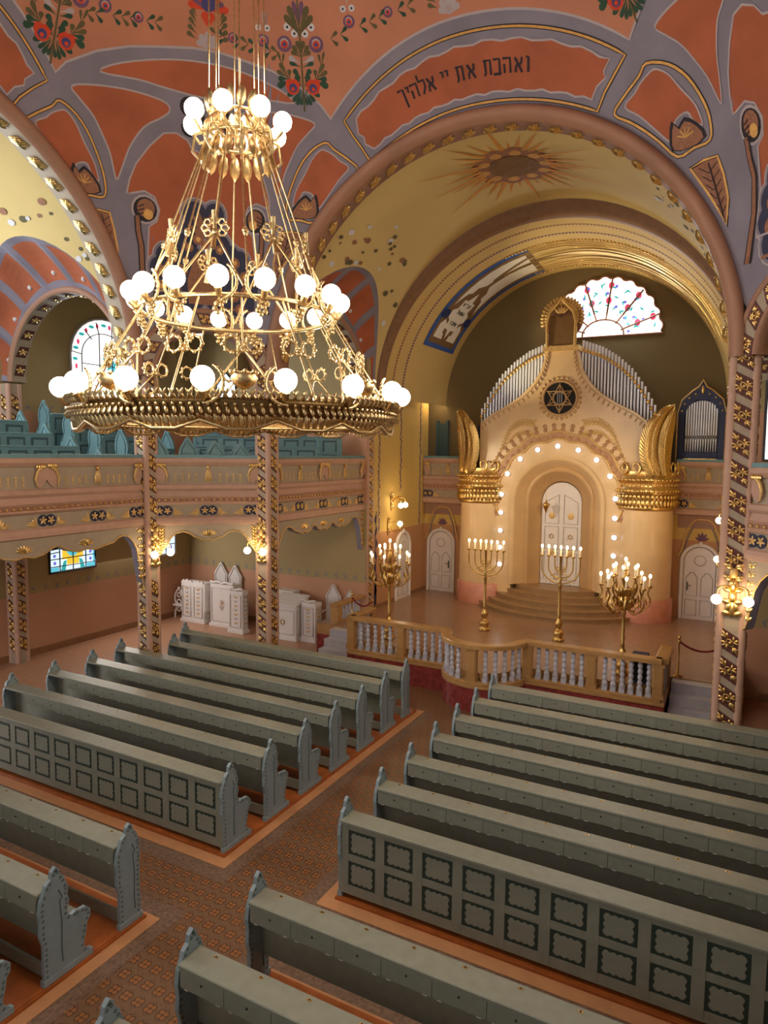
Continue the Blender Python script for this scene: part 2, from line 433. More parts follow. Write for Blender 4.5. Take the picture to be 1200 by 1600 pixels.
# salmon crown of the dome, bounded by eight arcs
BT = [(20, 37.2), (18.4, 39.4), (14.5, 41.4), (10.3, 42.7), (6, 43.4), (2, 43.9), (-2, 43.9), (-6, 43.4), (-10.3, 42.7), (-14.5, 41.4), (-18.4, 39.4), (-20, 37.2)]
def to_zen(p):
    v = (Vector(p) - Vector((XC, YC, Z0))).normalized(); th = math.degrees(acos(v.z)); az = atan2(v.y, v.x); return (th * cos(az), th * sin(az))
def zen_map(off):
    R = RS - off
    def fn(u, v):
        th = radians(hypot(u, v)); az = atan2(v, u)
        return (XC + R * sin(th) * cos(az), YC + R * sin(th) * sin(az), Z0 + R * cos(th))
    return fn
bound = []
order = [((1, 0, 0), 0), ((1, 1, 0), 1), ((0, 1, 0), 0), ((-1, 1, 0), 1), ((-1, 0, 0), 0), ((-1, -1, 0), 1), ((0, -1, 0), 0), ((1, -1, 0), 1)]
for P, kd in order:
    fn = side_map(P, 0)
    if kd: bound += [to_zen(fn(u, v)) for u, v in BT[1:-1]]
    else: bound += [to_zen(fn(*PA(31 - 62 * i / 24, 44.2 + 1.9 * (1 - ((i - 12) / 12) ** 2)))) for i in range(25)]
paint(b, bound, zen_map(.008), 'salmon', 2.6)
stroke(b, bound, .28, zen_map(.012), 'vault_light', True)

LET = {'vav': [[(.25, 1), (.6, 1), (.6, 0)]], 'alef': [[(.05, 1), (.95, 0)], [(.88, 1), (.85, .68), (.55, .45)], [(.12, 0), (.15, .35), (.42, .6)]],
       'he': [[(0, 1), (.9, 1), (.9, 0)], [(.15, .62), (.15, 0)]], 'bet': [[(.05, 1), (.8, 1), (.8, 0)], [(0, 0), (1, 0)]],
       'tav': [[(.05, 1), (.9, 1), (.9, 0)], [(.25, 1), (.25, .1), (0, 0)]], 'yod': [[(.25, 1), (.65, 1), (.55, .6)]],
       'lamed': [[(.15, 1.5), (.15, 1), (.85, 1), (.85, .5), (.4, 0)]], 'kaf': [[(.05, 1), (.8, 1), (.8, -.4)]]}
def wob(pts, amp, k=5):
    out = []
    n = len(pts)
    for i in range(n):
        p = pts[i]; q = pts[(i + 1) % n]; dx, dy = q[0] - p[0], q[1] - p[1]; l = hypot(dx, dy) or 1
        for j in range(k):
            t = j / k; a = amp * (sin(i * 2.1 + j * 2.5) * .6 + (j % 2) * .5)
            out.append((p[0] + dx * t - dy / l * a, p[1] + dy * t + dx / l * a))
    return crom(out, True, 2)
SP = [(24.5, 35.0), (27.2, 34.1), (29.4, 32.1), (31.1, 29.1), (31.7, 26.9), (31.5, 25.1), (29.5, 24.8), (27.4, 24.4), (25.3, 26.5), (23.6, 28.1), (21.7, 29.6), (19.7, 31.0), (21.2, 32.5), (23.4, 34.0)]
SPI = [(24.6, 33.9), (25.6, 34.1), (27.1, 33.1), (28.5, 31.2), (29.9, 29.4), (30.5, 28), (30.7, 26.9), (29.6, 27.7), (29.0, 28.7), (27.8, 28.5), (27.2, 27.8), (26.6, 26.3), (25.2, 27.6), (23.0, 29.9), (21.2, 31.4), (22.7, 32.5), (23.4, 33.2)]
TRI = [(32.4, 23.4), (33.1, 21.2), (33.6, 18.3), (33.3, 15.2), (32.0, 17.7), (30.8, 19.7), (28.7, 22.9), (30.6, 23.4)]
def mirror(pts, s): return [(s * x, y) for x, y in pts]
def motif_leaf(b, base, tip, w, P, m, off):
    fn = side_map(P, off); bx, by = base; tx, ty = tip; dx, dy = tx - bx, ty - by; l = hypot(dx, dy); nx, ny = -dy / l, dx / l
    def pt(t, k): return (bx + dx * t + nx * w * k, by + dy * t + ny * w * k)
    poly = [pt(0, .15), pt(.2, .75), pt(.5, 1), pt(.75, .75), pt(1, 0), pt(.75, -.75), pt(.5, -1), pt(.2, -.75), pt(0, -.15)]
    paint(b, crom(poly, True, 2), fn, m, 3)
for P in WIDE[:3]:
    f1, f2, f3, f4, f5 = (side_map(P, .007 * k) for k in (1, 2, 3, 4, 5))
    # long inscription panel
    out = [PA(-29 + 60 * i / 40, 44.3 - 1.6 * ((i - 20) / 20) ** 2) for i in range(41)] + [PA(30.2, 40.8), PA(29.2, 38.5)] + [PA(28.8 - 57.6 * i / 40, 36.35) for i in range(41)] + [PA(-29, 38.5), PA(-29.2, 40.5)]
    stroke(b, out, .5, f1, 'ink', True); stroke(b, out, .26, f2, 'paint_gold', True)
    inn = [PA(-26.5 + 55 * i / 30 , 43.0 - 1.2 * ((i - 15) / 15) ** 2 + .18 * sin(i * 1.9)) for i in range(31)] + [PA(28.0, 40.5), PA(28.6, 39.9), PA(27.4, 38.8)] + [PA(27 - 53.5 * i / 30, 37.35 + .15 * sin(i * 2.3)) for i in range(31)] + [PA(-27.8, 38.6), PA(-27.2, 39.4), PA(-27.9, 40.2)]
    paint(b, inn, f1, 'orange', 2); stroke(b, inn, .22, f2, 'vault_light', True)
    if P == (0, 1, 0):
        for nm, al in (('vav', 13.1), ('alef', 11.3), ('he', 9.0), ('bet', 7.0), ('tav', 5.0), ('alef', 1.7), ('tav', -.7), ('yod', -3.3), ('yod', -4.3), ('alef', -6.9), ('lamed', -8.8), ('he', -10.6), ('yod', -12.0), ('kaf', -13.4)):
            for st in LET[nm]:
                wd = 1.6 if nm not in ('vav', 'yod') else 1.4
                pts = [PA(al + (x - .5) * wd, 39.3 + y * 1.6) for x, y in st]
                stroke(b, pts, .3, side_map(P, .021, True), 'ink')
    for s in (-1, 1):
        sp = crom(mirror(SP, s), True, 3)
        stroke(b, sp, .5, f1, 'ink', True); stroke(b, sp, .28, f2, 'paint_gold', True)
        si = crom(mirror(SPI, s), True, 3); paint(b, si, f1, 'orange', 2); stroke(b, si, .2, f2, 'vault_light', True)
        motif = [(27.1, 25.2), (26.9, 26.6), (27.2, 27.9), (27.9, 27.2), (28.6, 27.9), (30.0, 27), (30.8, 25.6), (29.1, 25.0)]
        mo = crom(mirror(motif, s), True, 2); paint(b, [((x - 28.9 * s) * 1.18 + 28.9 * s, (y - 26) * 1.18 + 26.1) for x, y in mo], f2, 'ink', 3); paint(b, mo, f3, 'motif_brown', 3)
        for q in range(5):
            a = radians(20 + q * 35); stroke(b, [(s * 28.6, 26.2), (s * (28.6 - 1.1 * cos(a)), 26.2 + 1.1 * sin(a))], .14, f4, 'paint_gold')
        tr = mirror(TRI, s); paint(b, tr, f1, 'ink', 2); paint(b, [((x - 31.9 * s) * .86 + 31.9 * s, (y - 20.8) * .86 + 20.8) for x, y in tr], f2, 'motif_brown', 2)
        stroke(b, [((x - 31.9 * s) * .93 + 31.9 * s, (y - 20.8) * .93 + 20.8) for x, y in tr], .26, f3, 'paint_gold', True)
        stroke(b, [(s * 31.2, 22.8), (s * 32.9, 16.4)], .14, f3, 'ink')
        for q in range(6):
            t = q / 6; x = 31.2 + 1.7 * t; y = 22.6 - 6 * t; k = 1.5 * (1 - t * .7)
            stroke(b, [(s * x, y - .9), (s * (x + k * .8), y + .1)], .1, f3, 'ink'); stroke(b, [(s * x, y - .9), (s * (x - k * .8), y - .1)], .1, f3, 'ink')
for P in DIAG[:2]:
    f1, f2, f3, f4, f5, f6 = (side_map(P, .007 * k) for k in (1, 2, 3, 4, 5, 6))
    Ap = [(-14.2, 39.2), (-11.4, 40.7), (-5.5, 42.1), (0, 42.5), (5.5, 42.1), (11.4, 40.7), (14.2, 39.2), (9.3, 39.2), (5.3, 38.8), (0, 38.4), (-5.3, 38.8), (-9.3, 39.2)]
    A2 = crom(Ap, True, 3); paint(b, A2, f1, 'orange', 2); stroke(b, A2, .22, f2, 'vault_light', True)
    for s in (-1, 1):
        Bp = crom(mirror([(-17.8, 36.9), (-14.7, 37.6), (-10.6, 37.8), (-7.2, 37.5), (-5.4, 37), (-5.1, 36.1), (-6.4, 35.1), (-8.5, 33.8), (-10.3, 31.4), (-11.2, 29.3), (-12.2, 26.8), (-12.6, 27.5), (-13.1, 29.8), (-14.1, 32.0), (-15.2, 34.0), (-16.8, 35.6)], s), True, 3)
        paint(b, Bp, f1, 'orange', 2); stroke(b, Bp, .22, f2, 'vault_light', True)
    ch = [(-11.0, 25.2), (-10.6, 27.0), (-9.7, 29.1), (-7.9, 31.5), (-5.9, 33.4), (-4.2, 33.7), (-2.6, 33), (-1.9, 31.9), (-.6, 31.6)]
    cl = [(-10.3, 25.3), (-8.6, 25.8), (-7.2, 25.2), (-6.5, 23.6), (-6.9, 22.0), (-8.0, 21.2), (-8.2, 17.2), (-8.6, 12.5)]
    Cp = ch + [(-x, y) for x, y in ch[::-1]] + [(-x, y) for x, y in cl] + cl[::-1]
    paint(b, Cp, f1, 'orange', 2); stroke(b, Cp, .24, f2, 'vault_light', True)
    # peacock motif between the two scrolls at the crown of the wall
    for s in (-1, 1):
        for k, (cx, cy, r) in enumerate(((s * 2.5, 37.1, 1.2), (s * 2.3, 34.6, 1.2), (s * 1.2, 36.0, 1.0))):
            paint(b, disc((cx, cy), r, 12), f2, 'ink', 3); paint(b, disc((cx, cy), r * .62, 10), f3, 'motif_brown', 3); paint(b, disc((cx, cy), r * .25, 8), f4, 'paint_gold', 3)
        # curled flower bud on a tall stem
        bud = disc((s * -8.5, 23.4), 1.65, 16); paint(b, disc((s * -8.5, 23.4), 1.95, 16), f2, 'vault_light', 3); paint(b, bud, f3, 'ink', 3)
        paint(b, disc((s * -8.4, 23.6), 1.25, 14), f4, 'motif_brown', 3); paint(b, disc((s * -8.1, 22.8), .7, 12), f5, 'paint_gold', 3)
        for q in range(4): stroke(b, [(s * (-9.5), 22.2 + q * .5), (s * -8.7, 22.4 + q * .55)], .14, f6, 'ink')
        st = [(s * -9.6, 22.5), (s * -9.5, 20.5), (s * -9.1, 18.5), (s * -9.0, 15), (s * -9.3, 10)]
        stroke(b, st, .9, f3, 'ink'); stroke(b, st, .55, f4, 'motif_brown')
    # navy pine of lobes rising from the arch
    lob = []
    for s in (-1, 1):
        lob += [(s * 1.5, 23.6, 1.7), (s * 1.7, 21.4, 1.6), (s * 2.6, 19.6, 1.5), (s * 5.6, 17.6, 1.5), (s * 4.0, 18.2, 1.6), (s * 6.4, 15.8, 1.6), (s * 6.6, 13.8, 1.7), (s * 4.6, 15.0, 2.4), (s * 2.0, 16.5, 2.6), (s * 5.4, 11.6, 2.2), (s * 2.5, 12.6, 2.8)]
    for x, y, r in lob: paint(b, disc((x, y), r + .55, 16), f2, 'vault_light', 3)
    for x, y, r in lob: paint(b, disc((x, y), r + .35, 16), f3, 'vault_grey', 3)
    for x, y, r in lob: paint(b, disc((x, y), r, 16), f4, 'navy', 3)
    for s in (-1, 1):
        for x, y, r in ((1.0, 20.2, .8), (2.4, 19, .7), (4.8, 17.3, .8), (3.4, 15.6, .9), (6.3, 15.4, .8), (6.4, 13.2, .9), (4.4, 12.6, 1.0), (5.3, 10.6, .8)):
            paint(b, disc((s * x, y), r, 12), f5, 'motif_brown', 3); paint(b, disc((s * x, y), r * .45, 8), f6, 'paint_gold', 3)
        for t in ((1.9, 23.6), (1.1, 24.2), (2.6, 22.2)): motif_leaf(b, (0, 20.5), (s * t[0], t[1]), .35, P, 'motif_brown', .036)
    paint(b, [(-2.4, 11), (2.4, 11), (2.6, 14.5), (1.6, 17.5), (0, 18.6), (-1.6, 17.5), (-2.6, 14.5)], f5, 'motif_brown', 3)
    stroke(b, [(-7.5, 10.2), (-4, 10.6), (0, 9.4), (4, 10.6), (7.5, 10.2)], .35, f5, 'motif_brown')

# folk-art bouquets, garlands and crests on the salmon crown (u, v in degrees; v points to the zenith)
def loc_map(az, th0, off):
    er = Vector((cos(az), sin(az), 0)); et = Vector((sin(az), -cos(az), 0)); R = RS - off; C0 = Vector((XC, YC, Z0))
    def fn(u, v):
        th = radians(th0 - v); n = er * sin(th) + Vector((0, 0, cos(th)))
        n = (n + et * radians(u)).normalized(); return tuple(C0 + n * R)
    return fn
def leaf(b, fn, x, y, tx, ty, w, m):
    dx, dy = tx - x, ty - y; l = hypot(dx, dy) or 1; nx, ny = -dy / l, dx / l
    pt = lambda t, k: (x + dx * t + nx * w * k, y + dy * t + ny * w * k)
    poly = [pt(0, .08), pt(.35, .3), pt(.65, .8), pt(.85, .9), pt(1, .4), pt(1, -.4), pt(.85, -.9), pt(.65, -.8), pt(.35, -.3), pt(0, -.08)]
    b.add([fn(*p) for p in poly], [tuple(range(10))], m, True)
def dsc(b, fn, x, y, r, m, n=10, ry=None): b.add([fn(*p) for p in disc((x, y), r, n, ry)], [tuple(range(n))], m, True)
def flower(b, az, th, x, y, r):
    f = [loc_map(az, th, .014 + .006 * k) for k in range(4)]
    dsc(b, f[0], x, y, r, 'flower_purple', 12); dsc(b, f[1], x, y + r * .1, r * .62, 'vault_light', 10); dsc(b, f[2], x, y, r * .5, 'flower_red', 10); dsc(b, f[3], x, y, r * .25, 'flower_blue', 8)
def daisy(b, az, th, x, y, r):
    f = [loc_map(az, th, .014 + .006 * k) for k in range(2)]
    dsc(b, f[0], x, y, r, 'flower_white', 7); dsc(b, f[1], x, y, r * .35, 'ink', 6)
kx, ky = .0107, .0089
def bouquet(b, az, th=52.2):
    f1 = loc_map(az, th, .016); f2 = loc_map(az, th, .022); f3 = loc_map(az, th, .028); f4 = loc_map(az, th, .034)
    stroke(b, [(0, 0), (0, 6), (0, 12.6)], .22, f1, 'leaf_olive')
    for s in (-1, 1):
        for x, y, tx, ty, w, m in ((25, 280, 90, 90, 26, 'leaf_green'), (25, 290, 140, 140, 26, 'leaf_green'), (30, 300, 205, 215, 30, 'leaf_green'), (10, 250, 40, 90, 22, 'leaf_green'), (22, 330, 80, 490, 36, 'leaf_green'),
                (20, 440, 105, 560, 34, 'leaf_green'), (18, 590, 145, 650, 30, 'leaf_green'), (18, 640, 150, 715, 34, 'vault_light'), (15, 720, 115, 790, 30, 'leaf_olive'), (12, 730, 95, 860, 30, 'leaf_olive'), (10, 760, 40, 920, 30, 'leaf_olive'),
                (150, 420, 315, 340, 42, 'leaf_green'), (165, 440, 300, 440, 36, 'leaf_green'), (165, 450, 310, 540, 30, 'leaf_olive'), (170, 450, 270, 640, 30, 'leaf_olive'), (160, 440, 160, 560, 30, 'leaf_olive'),
                (10, 980, 70, 1200, 34, 'leaf_olive'), (10, 1000, 160, 1230, 40, 'leaf_olive'), (10, 1040, 110, 1340, 40, 'leaf_olive'), (5, 1100, 50, 1400, 30, 'flower_purple'), (240, 600, 210, 760, 18, 'leaf_olive'), (240, 600, 280, 790, 18, 'leaf_olive')):
            leaf(b, f1, s * x * kx, y * ky, s * tx * kx, ty * ky, w * kx, m)
        cx, cy = s * 128 * kx, 330 * ky
        for q in (-1, 1): dsc(b, f1, cx + q * 36 * kx, cy + 40 * ky, 58 * kx, 'flower_red', 12)
        dsc(b, f2, cx, cy - 10 * ky, 78 * kx, 'flower_red', 12); dsc(b, f3, cx - s * 4 * kx, cy - 10 * ky, 50 * kx, 'flower_blue', 10); dsc(b, f4, cx, cy - 24 * ky, 24 * kx, 'flower_red', 8)
        flower(b, az, th, s * 190 * kx, 880 * ky, 88 * kx)
        daisy(b, az, th, s * 62 * kx, 1010 * ky, 44 * kx); daisy(b, az, th, s * 140 * kx, 1090 * ky, 44 * kx)
def crest(b, az, th):
    f1 = loc_map(az, th, .016); f2 = loc_map(az, th, .024)
    for tx, ty in ((0, 2.0), (-.9, 1.6), (.9, 1.6), (-1.3, .8), (1.3, .8)): leaf(b, f1, 0, 0, tx, ty, .42, 'vault_light')
    for s in (-1, 1):
        for k in range(5): leaf(b, f1, s * 1.4, 1.0 + k * .6, s * (2.5 - .12 * k), 1.6 + k * .8, .3, 'leaf_olive')
        dsc(b, f1, s * .35, 3.6, .5, 'flower_red')
    dsc(b, f1, 0, 3.1, .5, 'flower_red')
    for s in (-1, 1):
        for k in range(4): leaf(b, f1, 0, 4.2, s * (.6 + .6 * k), 6.2 - .5 * k, .45, 'flower_red' if k % 2 else 'flower_purple')
    dsc(b, f2, 0, 5.0, .9, 'flower_blue')
ca = [radians(a) for a in (61.6, 118.4, 159, 21, -21)]
for a in ca: bouquet(b, a)
for a in (135, 45): crest(b, radians(a), 46.0)
for a in (90, 180, 0): crest(b, radians(a), 43.4)
for a0, a1, tc, te in ((118.4, 159, 45.3, 47.5), (61.6, 118.4, 42.4, 46.5), (159, 201, 42.4, 46.5), (21, 61.6, 45.3, 47.5)):
    n = 30
    for i in range(3, n - 2):
        t = i / n
        if abs(t - .5) < .11: continue
        az = radians(a0 + (a1 - a0) * t); th = tc + (te - tc) * (2 * t - 1) ** 2 - 1.2
        f = loc_map(az, th, .016)
        if i in (5, 25): 
            flower(b, az, th, 0, .9, .75); daisy(b, az, th, -.55, 2.3, .4); daisy(b, az, th, .55, 2.3, .4); leaf(b, f, 0, 2.6, .2, 4, .25, 'vault_light')
        elif i in (9, 21): flower(b, az, th, 0, .2, .62)
        else:
            sg = 1 if t < .5 else -1
            for q in (-1, 1): leaf(b, f, 0, 0, -sg * .9, q * .75, .26, 'leaf_olive' if i % 2 else 'leaf_green')
b.build('ceiling', kind='structure')

# ---------------------------------------------------------------- arms: barrel vaults, arch mouldings, shell-shaped side arches
ARMS = {'ark': lambda s, d, z: (XC + s, YC + d, z), 'left': lambda s, d, z: (XC - d, YC + s, z), 'right': lambda s, d, z: (XC + d, YC - s, z)}
DC, FRX, FRZ = 9.42, 2.45, 2.9
def leaf_cluster(b, T, r, d, a, m='gold'):
    # gilded acanthus sprig on the soffit of an arch at angle a
    nrm = Vector(T(-cos(a), 0, -sin(a))) - Vector(T(0, 0, 0))
    for k in range(5):
        aa = a + radians((k - 2) * .55); e = 1 - .13 * abs(k - 2)
        p = T((r - .005) * cos(aa), d - .16 + .02 * k, Z0 + (r - .005) * sin(aa)); q = T((r - .03) * cos(aa + .022), d + .16 * e, Z0 + (r - .03) * sin(aa + .022))
        b.lobe(p, q, .028, .05, nrm, m)
    b.lobe(T((r - .01) * cos(a - .03), d, Z0 + (r - .01) * sin(a - .03)), T((r - .03) * cos(a + .035), d - .02, Z0 + (r - .03) * sin(a + .035)), .05, .07, nrm, m)
for key, T in ARMS.items():
    dend = 11.95 if key == 'ark' else 11.75
    b = B(); NF = 28
    # moulding of the great arch
    prof = [(4.87, BB - .01), (4.83, BB - .10), (4.74, BB - .13), (4.66, BB - .06), (4.62, BB + .03), (4.61, BB + .07)]
    b.rings([[T(r * cos(pi * i / 64), d, Z0 + r * sin(pi * i / 64)) for r, d in prof] for i in range(65)], 'brown_arch', False, True, False)
    b.rings([[T(r * cos(pi * i / 64), d, Z0 + r * sin(pi * i / 64)) for r, d in ((4.61, BB + .07), (4.61, BB + .5), (4.88, BB + .5))] for i in range(65)], 'grey_panel' if key == 'left' else 'brown_arch', False, True, False)
    for i in range(32): leaf_cluster(b, T, 4.60, BB + .27, radians(5 + 5.4 * i))
    b.build('trim_1' if key == 'ark' else 'trim_2' if key == 'left' else 'trim_3', kind='structure')
    # barrel with the two shell openings cut out
    b = B()
    ds = [BB + .2] + [DC - FRX * cos(pi * k / NF) for k in range(NF + 1)] + ([dend] if dend > DC + FRX else [])
    cols = []
    for d in ds:
        q = 1 - ((d - DC) / FRX) ** 2; zc = Z0 + .1 + FRZ * sqrt(max(q, 0)) if q > 1e-6 else Z0
        p0 = asin(min(.999, (zc - Z0) / A)); cols.append([T(A * cos(p0 + (pi - 2 * p0) * k / 40), d, Z0 + A * sin(p0 + (pi - 2 * p0) * k / 40)) for k in range(41)])
    b.rings(cols, 'vault_yellow', False, True, False)
    # painted blossoms scattered beside the shells
    rnd = random.Random(3)
    for sgn in (-1, 1):
        for k in range(46):
            t = .35 + (pi - .7) * rnd.random(); e = 1.06 + .28 * rnd.random()
            d = DC + FRX * e * cos(t) * .98; z = Z0 + FRZ * e * sin(t)
            if not (BB + .6 < d < dend - .1) or z - Z0 > 4.3: continue
            r = .05 + .07 * rnd.random(); ph = asin((z - Z0) / A)
            pts = [T(sgn * (A - .012 - .002 * (k % 5)) * cos(ph + y / A), d + x, Z0 + (A - .012 - .002 * (k % 5)) * sin(ph + y / A)) for x, y in disc((0, 0), r, 8, r * .7)]
            b.add(pts, [tuple(range(8))], ('leaf_olive', 'motif_brown', 'flower_white', 'leaf_olive')[k % 4])
    if key == 'ark':
        # gilded sun with rays on the crown of the vault
        def sm(u, v, o): 
            u *= 1.35; v *= 1.35; ph = u / (A); return (XC + (A - o) * sin(ph), 8.45 + v, Z0 + (A - o) * cos(ph))
        for k in range(36):
            a = 2 * pi * k / 36; r1 = .95 + .5 * (k % 3 == 0) + .25 * (k % 2)
            b.add([sm(.5 * cos(a - .1), .5 * sin(a - .1), .01), sm(r1 * cos(a) * 1.05, r1 * sin(a), .01), sm(.5 * cos(a + .1), .5 * sin(a + .1), .01)], [(0, 1, 2)], 'sun_ray')
        for k in range(10):
            a = 2 * pi * k / 10; b.add([sm(.52 * cos(a) + x, .52 * sin(a) + y, .016) for x, y in disc((0, 0), .2, 10)], [tuple(range(10))], 'motif_brown'); b.add([sm(.52 * cos(a) + x, .52 * sin(a) + y, .022) for x, y in disc((0, 0), .1, 10)], [tuple(range(10))], 'paint_gold')
        b.add([sm(x, y, .026) for x, y in disc((0, 0), .42, 16)], [tuple(range(16))], 'barrel_brown'); b.add([sm(x, y, .034) for x, y in disc((0, 0), .27, 14)], [tuple(range(14))], 'motif_brown'); b.add([sm(x, y, .04) for x, y in disc((0, 0), .16, 14)], [tuple(range(14))], 'paint_gold')
    b.build('ceiling', kind='structure')
    # shell arches
    b = B()
    NS, NK = 7, 8
    for sgn in (-1, 1):
        if key == 'ark' or sgn == (1 if key == 'left' else -1):
            grid = []
            for i in range(NS * NK + 1):
                t = pi * i / (NS * NK); so = Z0 + .1 + FRZ * sin(t); o = Vector(T(sgn * sqrt(max(A * A - (so - Z0) ** 2, 0)), DC + FRX * cos(t), so)); n_ = Vector(T(sgn * (A + .12), DC + 2.1 * cos(t), Z0 + .05 + 2.1 * sin(t)))
                bulge = abs(sin(pi * (i % NK) / NK)); row = []
                outn = (Vector(T(sgn * 1, DC, 0)) - Vector(T(0, DC, 0)))
                for k in range(9):
                    w = k / 8; p = n_.lerp(o, w); p = p + outn * (.10 * bulge * sin(pi * w)) + Vector((0, 0, .12 * bulge * sin(pi * w) * sin(t)))
                    row.append(tuple(p))
                grid.append(row)
            for i in range(NS * NK):
                for k in range(8):
                    edge = i % NK in (0, NK - 1) or k == 0 or k == 7
                    b.add([grid[i][k], grid[i][k + 1], grid[i + 1][k + 1], grid[i + 1][k]], [(0, 1, 2, 3)], 'vault_grey' if edge else 'orange', True)
            # gilded drop on each flute
            for j in range(NS):
                i = j * NK + NK // 2; p = Vector(grid[i][2]); b.ball(p, .06, 'flower_white', 6, 4)
            # soffit of the arch with gilded ornaments on maroon
            ring = lambda r, s_: [T(sgn * s_, DC + r * cos(pi * i / 40), Z0 + .05 + r * sin(pi * i / 40)) for i in range(41)]
            b.rings([ring(2.12, A + .10), ring(2.05, A + .02), ring(1.98, A + .10)], 'brown_arch', False, True, False); b.rings([ring(1.98, A + .10), ring(1.98, A + .5)], 'grey_panel', False, True, False)
            for i in range(1, 40, 3):
                a0, a1 = pi * i / 40, pi * (i + 1.8) / 40
                f = lambda a, s_, r=1.965: T(sgn * (A + s_), DC + r * cos(a), Z0 + .05 + r * sin(a))
                b.add([f(a0, .14), f(a1, .20), f(a1, .46), f(a0, .40)], [(0, 1, 2, 3)], 'maroon')
                am = (a0 + a1) / 2; nn = Vector(T(0, -cos(am), 0)) - Vector(T(0, 0, 0)); nn.z = -sin(am)
                for q in range(5):
                    ph = 2 * pi * q / 5 + .4; c = f(am, .30, 1.95); e = f(am + .05 * sin(ph), .30 + .12 * cos(ph), 1.95); b.lobe(c, e, .03, .03, nn, 'gold')
            # wall at the back of the opening, around the arch
            wl = [T(sgn * (A + .5), DC + 1.98 * cos(pi * i / 20), Z0 + .05 + 1.98 * sin(pi * i / 20)) for i in range(21)]
            wo = [T(sgn * (A + .5), DC + 3.2 * cos(pi * i / 20), Z0 + .05 + 3.4 * sin(pi * i / 20)) for i in range(21)]
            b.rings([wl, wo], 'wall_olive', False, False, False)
    if b.v: b.build('trim_4' if key == 'ark' else 'trim_5' if key == 'left' else 'trim_6', kind='structure')
def relief(b, o, ux, uz, nrm, w, h, slant=.45, plate='maroon'):
    # maroon slanted plate with a gilded palmette, on a face with axes ux, uz
    o = Vector(o); ux = Vector(ux); uz = Vector(uz); n = Vector(nrm)
    P = lambda a, c, e=0: o + ux * a + uz * (c - slant * a) + n * e
    q = [P(-w / 2, -h / 2, .012), P(w / 2, -h / 2, .012), P(w / 2, h / 2, .012), P(-w / 2, h / 2, .012)]; q0 = [P(-w / 2, -h / 2), P(w / 2, -h / 2), P(w / 2, h / 2), P(-w / 2, h / 2)]
    b.add([tuple(x) for x in q0 + q], [(4, 5, 6, 7), (0, 1, 5, 4), (1, 2, 6, 5), (2, 3, 7, 6), (3, 0, 4, 7)], plate)
    b.ball(P(0, 0, .02), .03, 'gold', 7, 5)
    b.tube([P(.055 * cos(2 * pi * k / 8), .055 * sin(2 * pi * k / 8), .018) for k in range(8)], .012, 'gold', 4, True)
    for cx, cy, a0 in ((-1, 1, 135), (1, 1, 45), (1, -1, -45), (-1, -1, 225)):
        c0 = (cx * w * .14, cy * h * .14)
        for k in (-1, 0, 1):
            a = radians(a0 + 42 * k); l = (.34 if k == 0 else .28)
            b.lobe(P(c0[0], c0[1], .013), P(max(-w * .46, min(w * .46, c0[0] + cos(a) * w * l)), max(-h * .46, min(h * .46, c0[1] + sin(a) * h * l)), .014), .020, .03, n, 'gold')
# small arches of the diagonal sides
for sx in (-1, 1):
    b = B(); n = Vector((sx, 1, 0)).normalized(); t = Vector((1, -sx, 0)).normalized() * sx; c = Vector((XC, YC, Z0)) + n * ((A + BB) / sqrt(2))
    P = lambda r, d, a: tuple(c + t * (r * cos(a)) + Vector((0, 0, r * sin(a))) + n * d)
    prof = [(1.52, .0), (1.50, -.07), (1.45, -.09), (1.41, -.05)]
    b.rings([[P(r, d, pi * i / 32) for r, d in prof] for i in range(33)], 'brown_arch', False, True, False)
    b.rings([[P(r, d, pi * i / 32) for r, d in ((1.41, -.05), (1.14, -.05))] for i in range(33)], 'grey_panel', False, True, False)
    b.rings([[P(r, d, pi * i / 32) for r, d in ((1.14, -.05), (1.12, -.09), (1.07, -.09), (1.04, -.02), (1.04, .45))] for i in range(33)], 'brown_arch', False, True, False)
    for i in range(9):
        a = radians(8 + 20.5 * i); relief(b, P(1.275, -.052, a), t * -sin(a) + Vector((0, 0, cos(a))) if False else t * cos(a) + Vector((0, 0, sin(a))), t * -sin(a) + Vector((0, 0, cos(a))), -n, .25, .29)
    b.build('trim_7' if sx < 0 else 'trim_8', kind='structure')

# ---------------------------------------------------------------- walls of the left corner room and arm
def wall(name, x0, x1, y0, y1, z0, z1, m): B().box(x0, x1, y0, y1, z0, z1, m).build(name, kind='structure')
wall('wall_left', -11.8, -11.6, -9, 10.5, -.06, 4.0, 'wall_lower'); wall('wall_left', -11.8, -11.6, -9, 10.5, 4.0, 12.6, 'wall_upper')
wall('wall_back', -11.6, -4.7, 10.4, 10.6, -.06, 4.0, 'wall_lower'); wall('wall_back', -11.6, -4.7, 10.4, 10.6, 4.0, 10.4, 'wall_upper')
wall('wall_right', 12.0, 12.2, -9, 10.5, -.06, 4.0, 'wall_lower'); wall('wall_right', 12.0, 12.2, -9, 10.5, 4.0, 12.6, 'wall_upper')
wall('wall_back', 5.0, 12.0, 10.4, 10.6, -.06, 4.0, 'wall_lower'); wall('wall_back', 5.0, 12.0, 10.4, 10.6, 4.0, 10.4, 'wall_upper')
b = B(); b.box(-11.6, -5.25, 3.8 + .5, 10.4, 10.35, 10.45, 'wall_olive'); b.box(5.55, 12, 4.3, 10.4, 10.35, 10.45, 'wall_olive'); b.build('ceiling', kind='structure')
b = B(); b.box(-11.6, -11.57, -9, 10.4, -.06, .12, 'skirting'); b.build('baseboard_left', kind='structure')
b = B(); b.box(-11.57, -5.3, 10.37, 10.4, -.06, .12, 'skirting'); b.box(5.6, 12, 10.37, 10.4, -.06, .12, 'skirting'); b.build('baseboard_back', kind='structure')
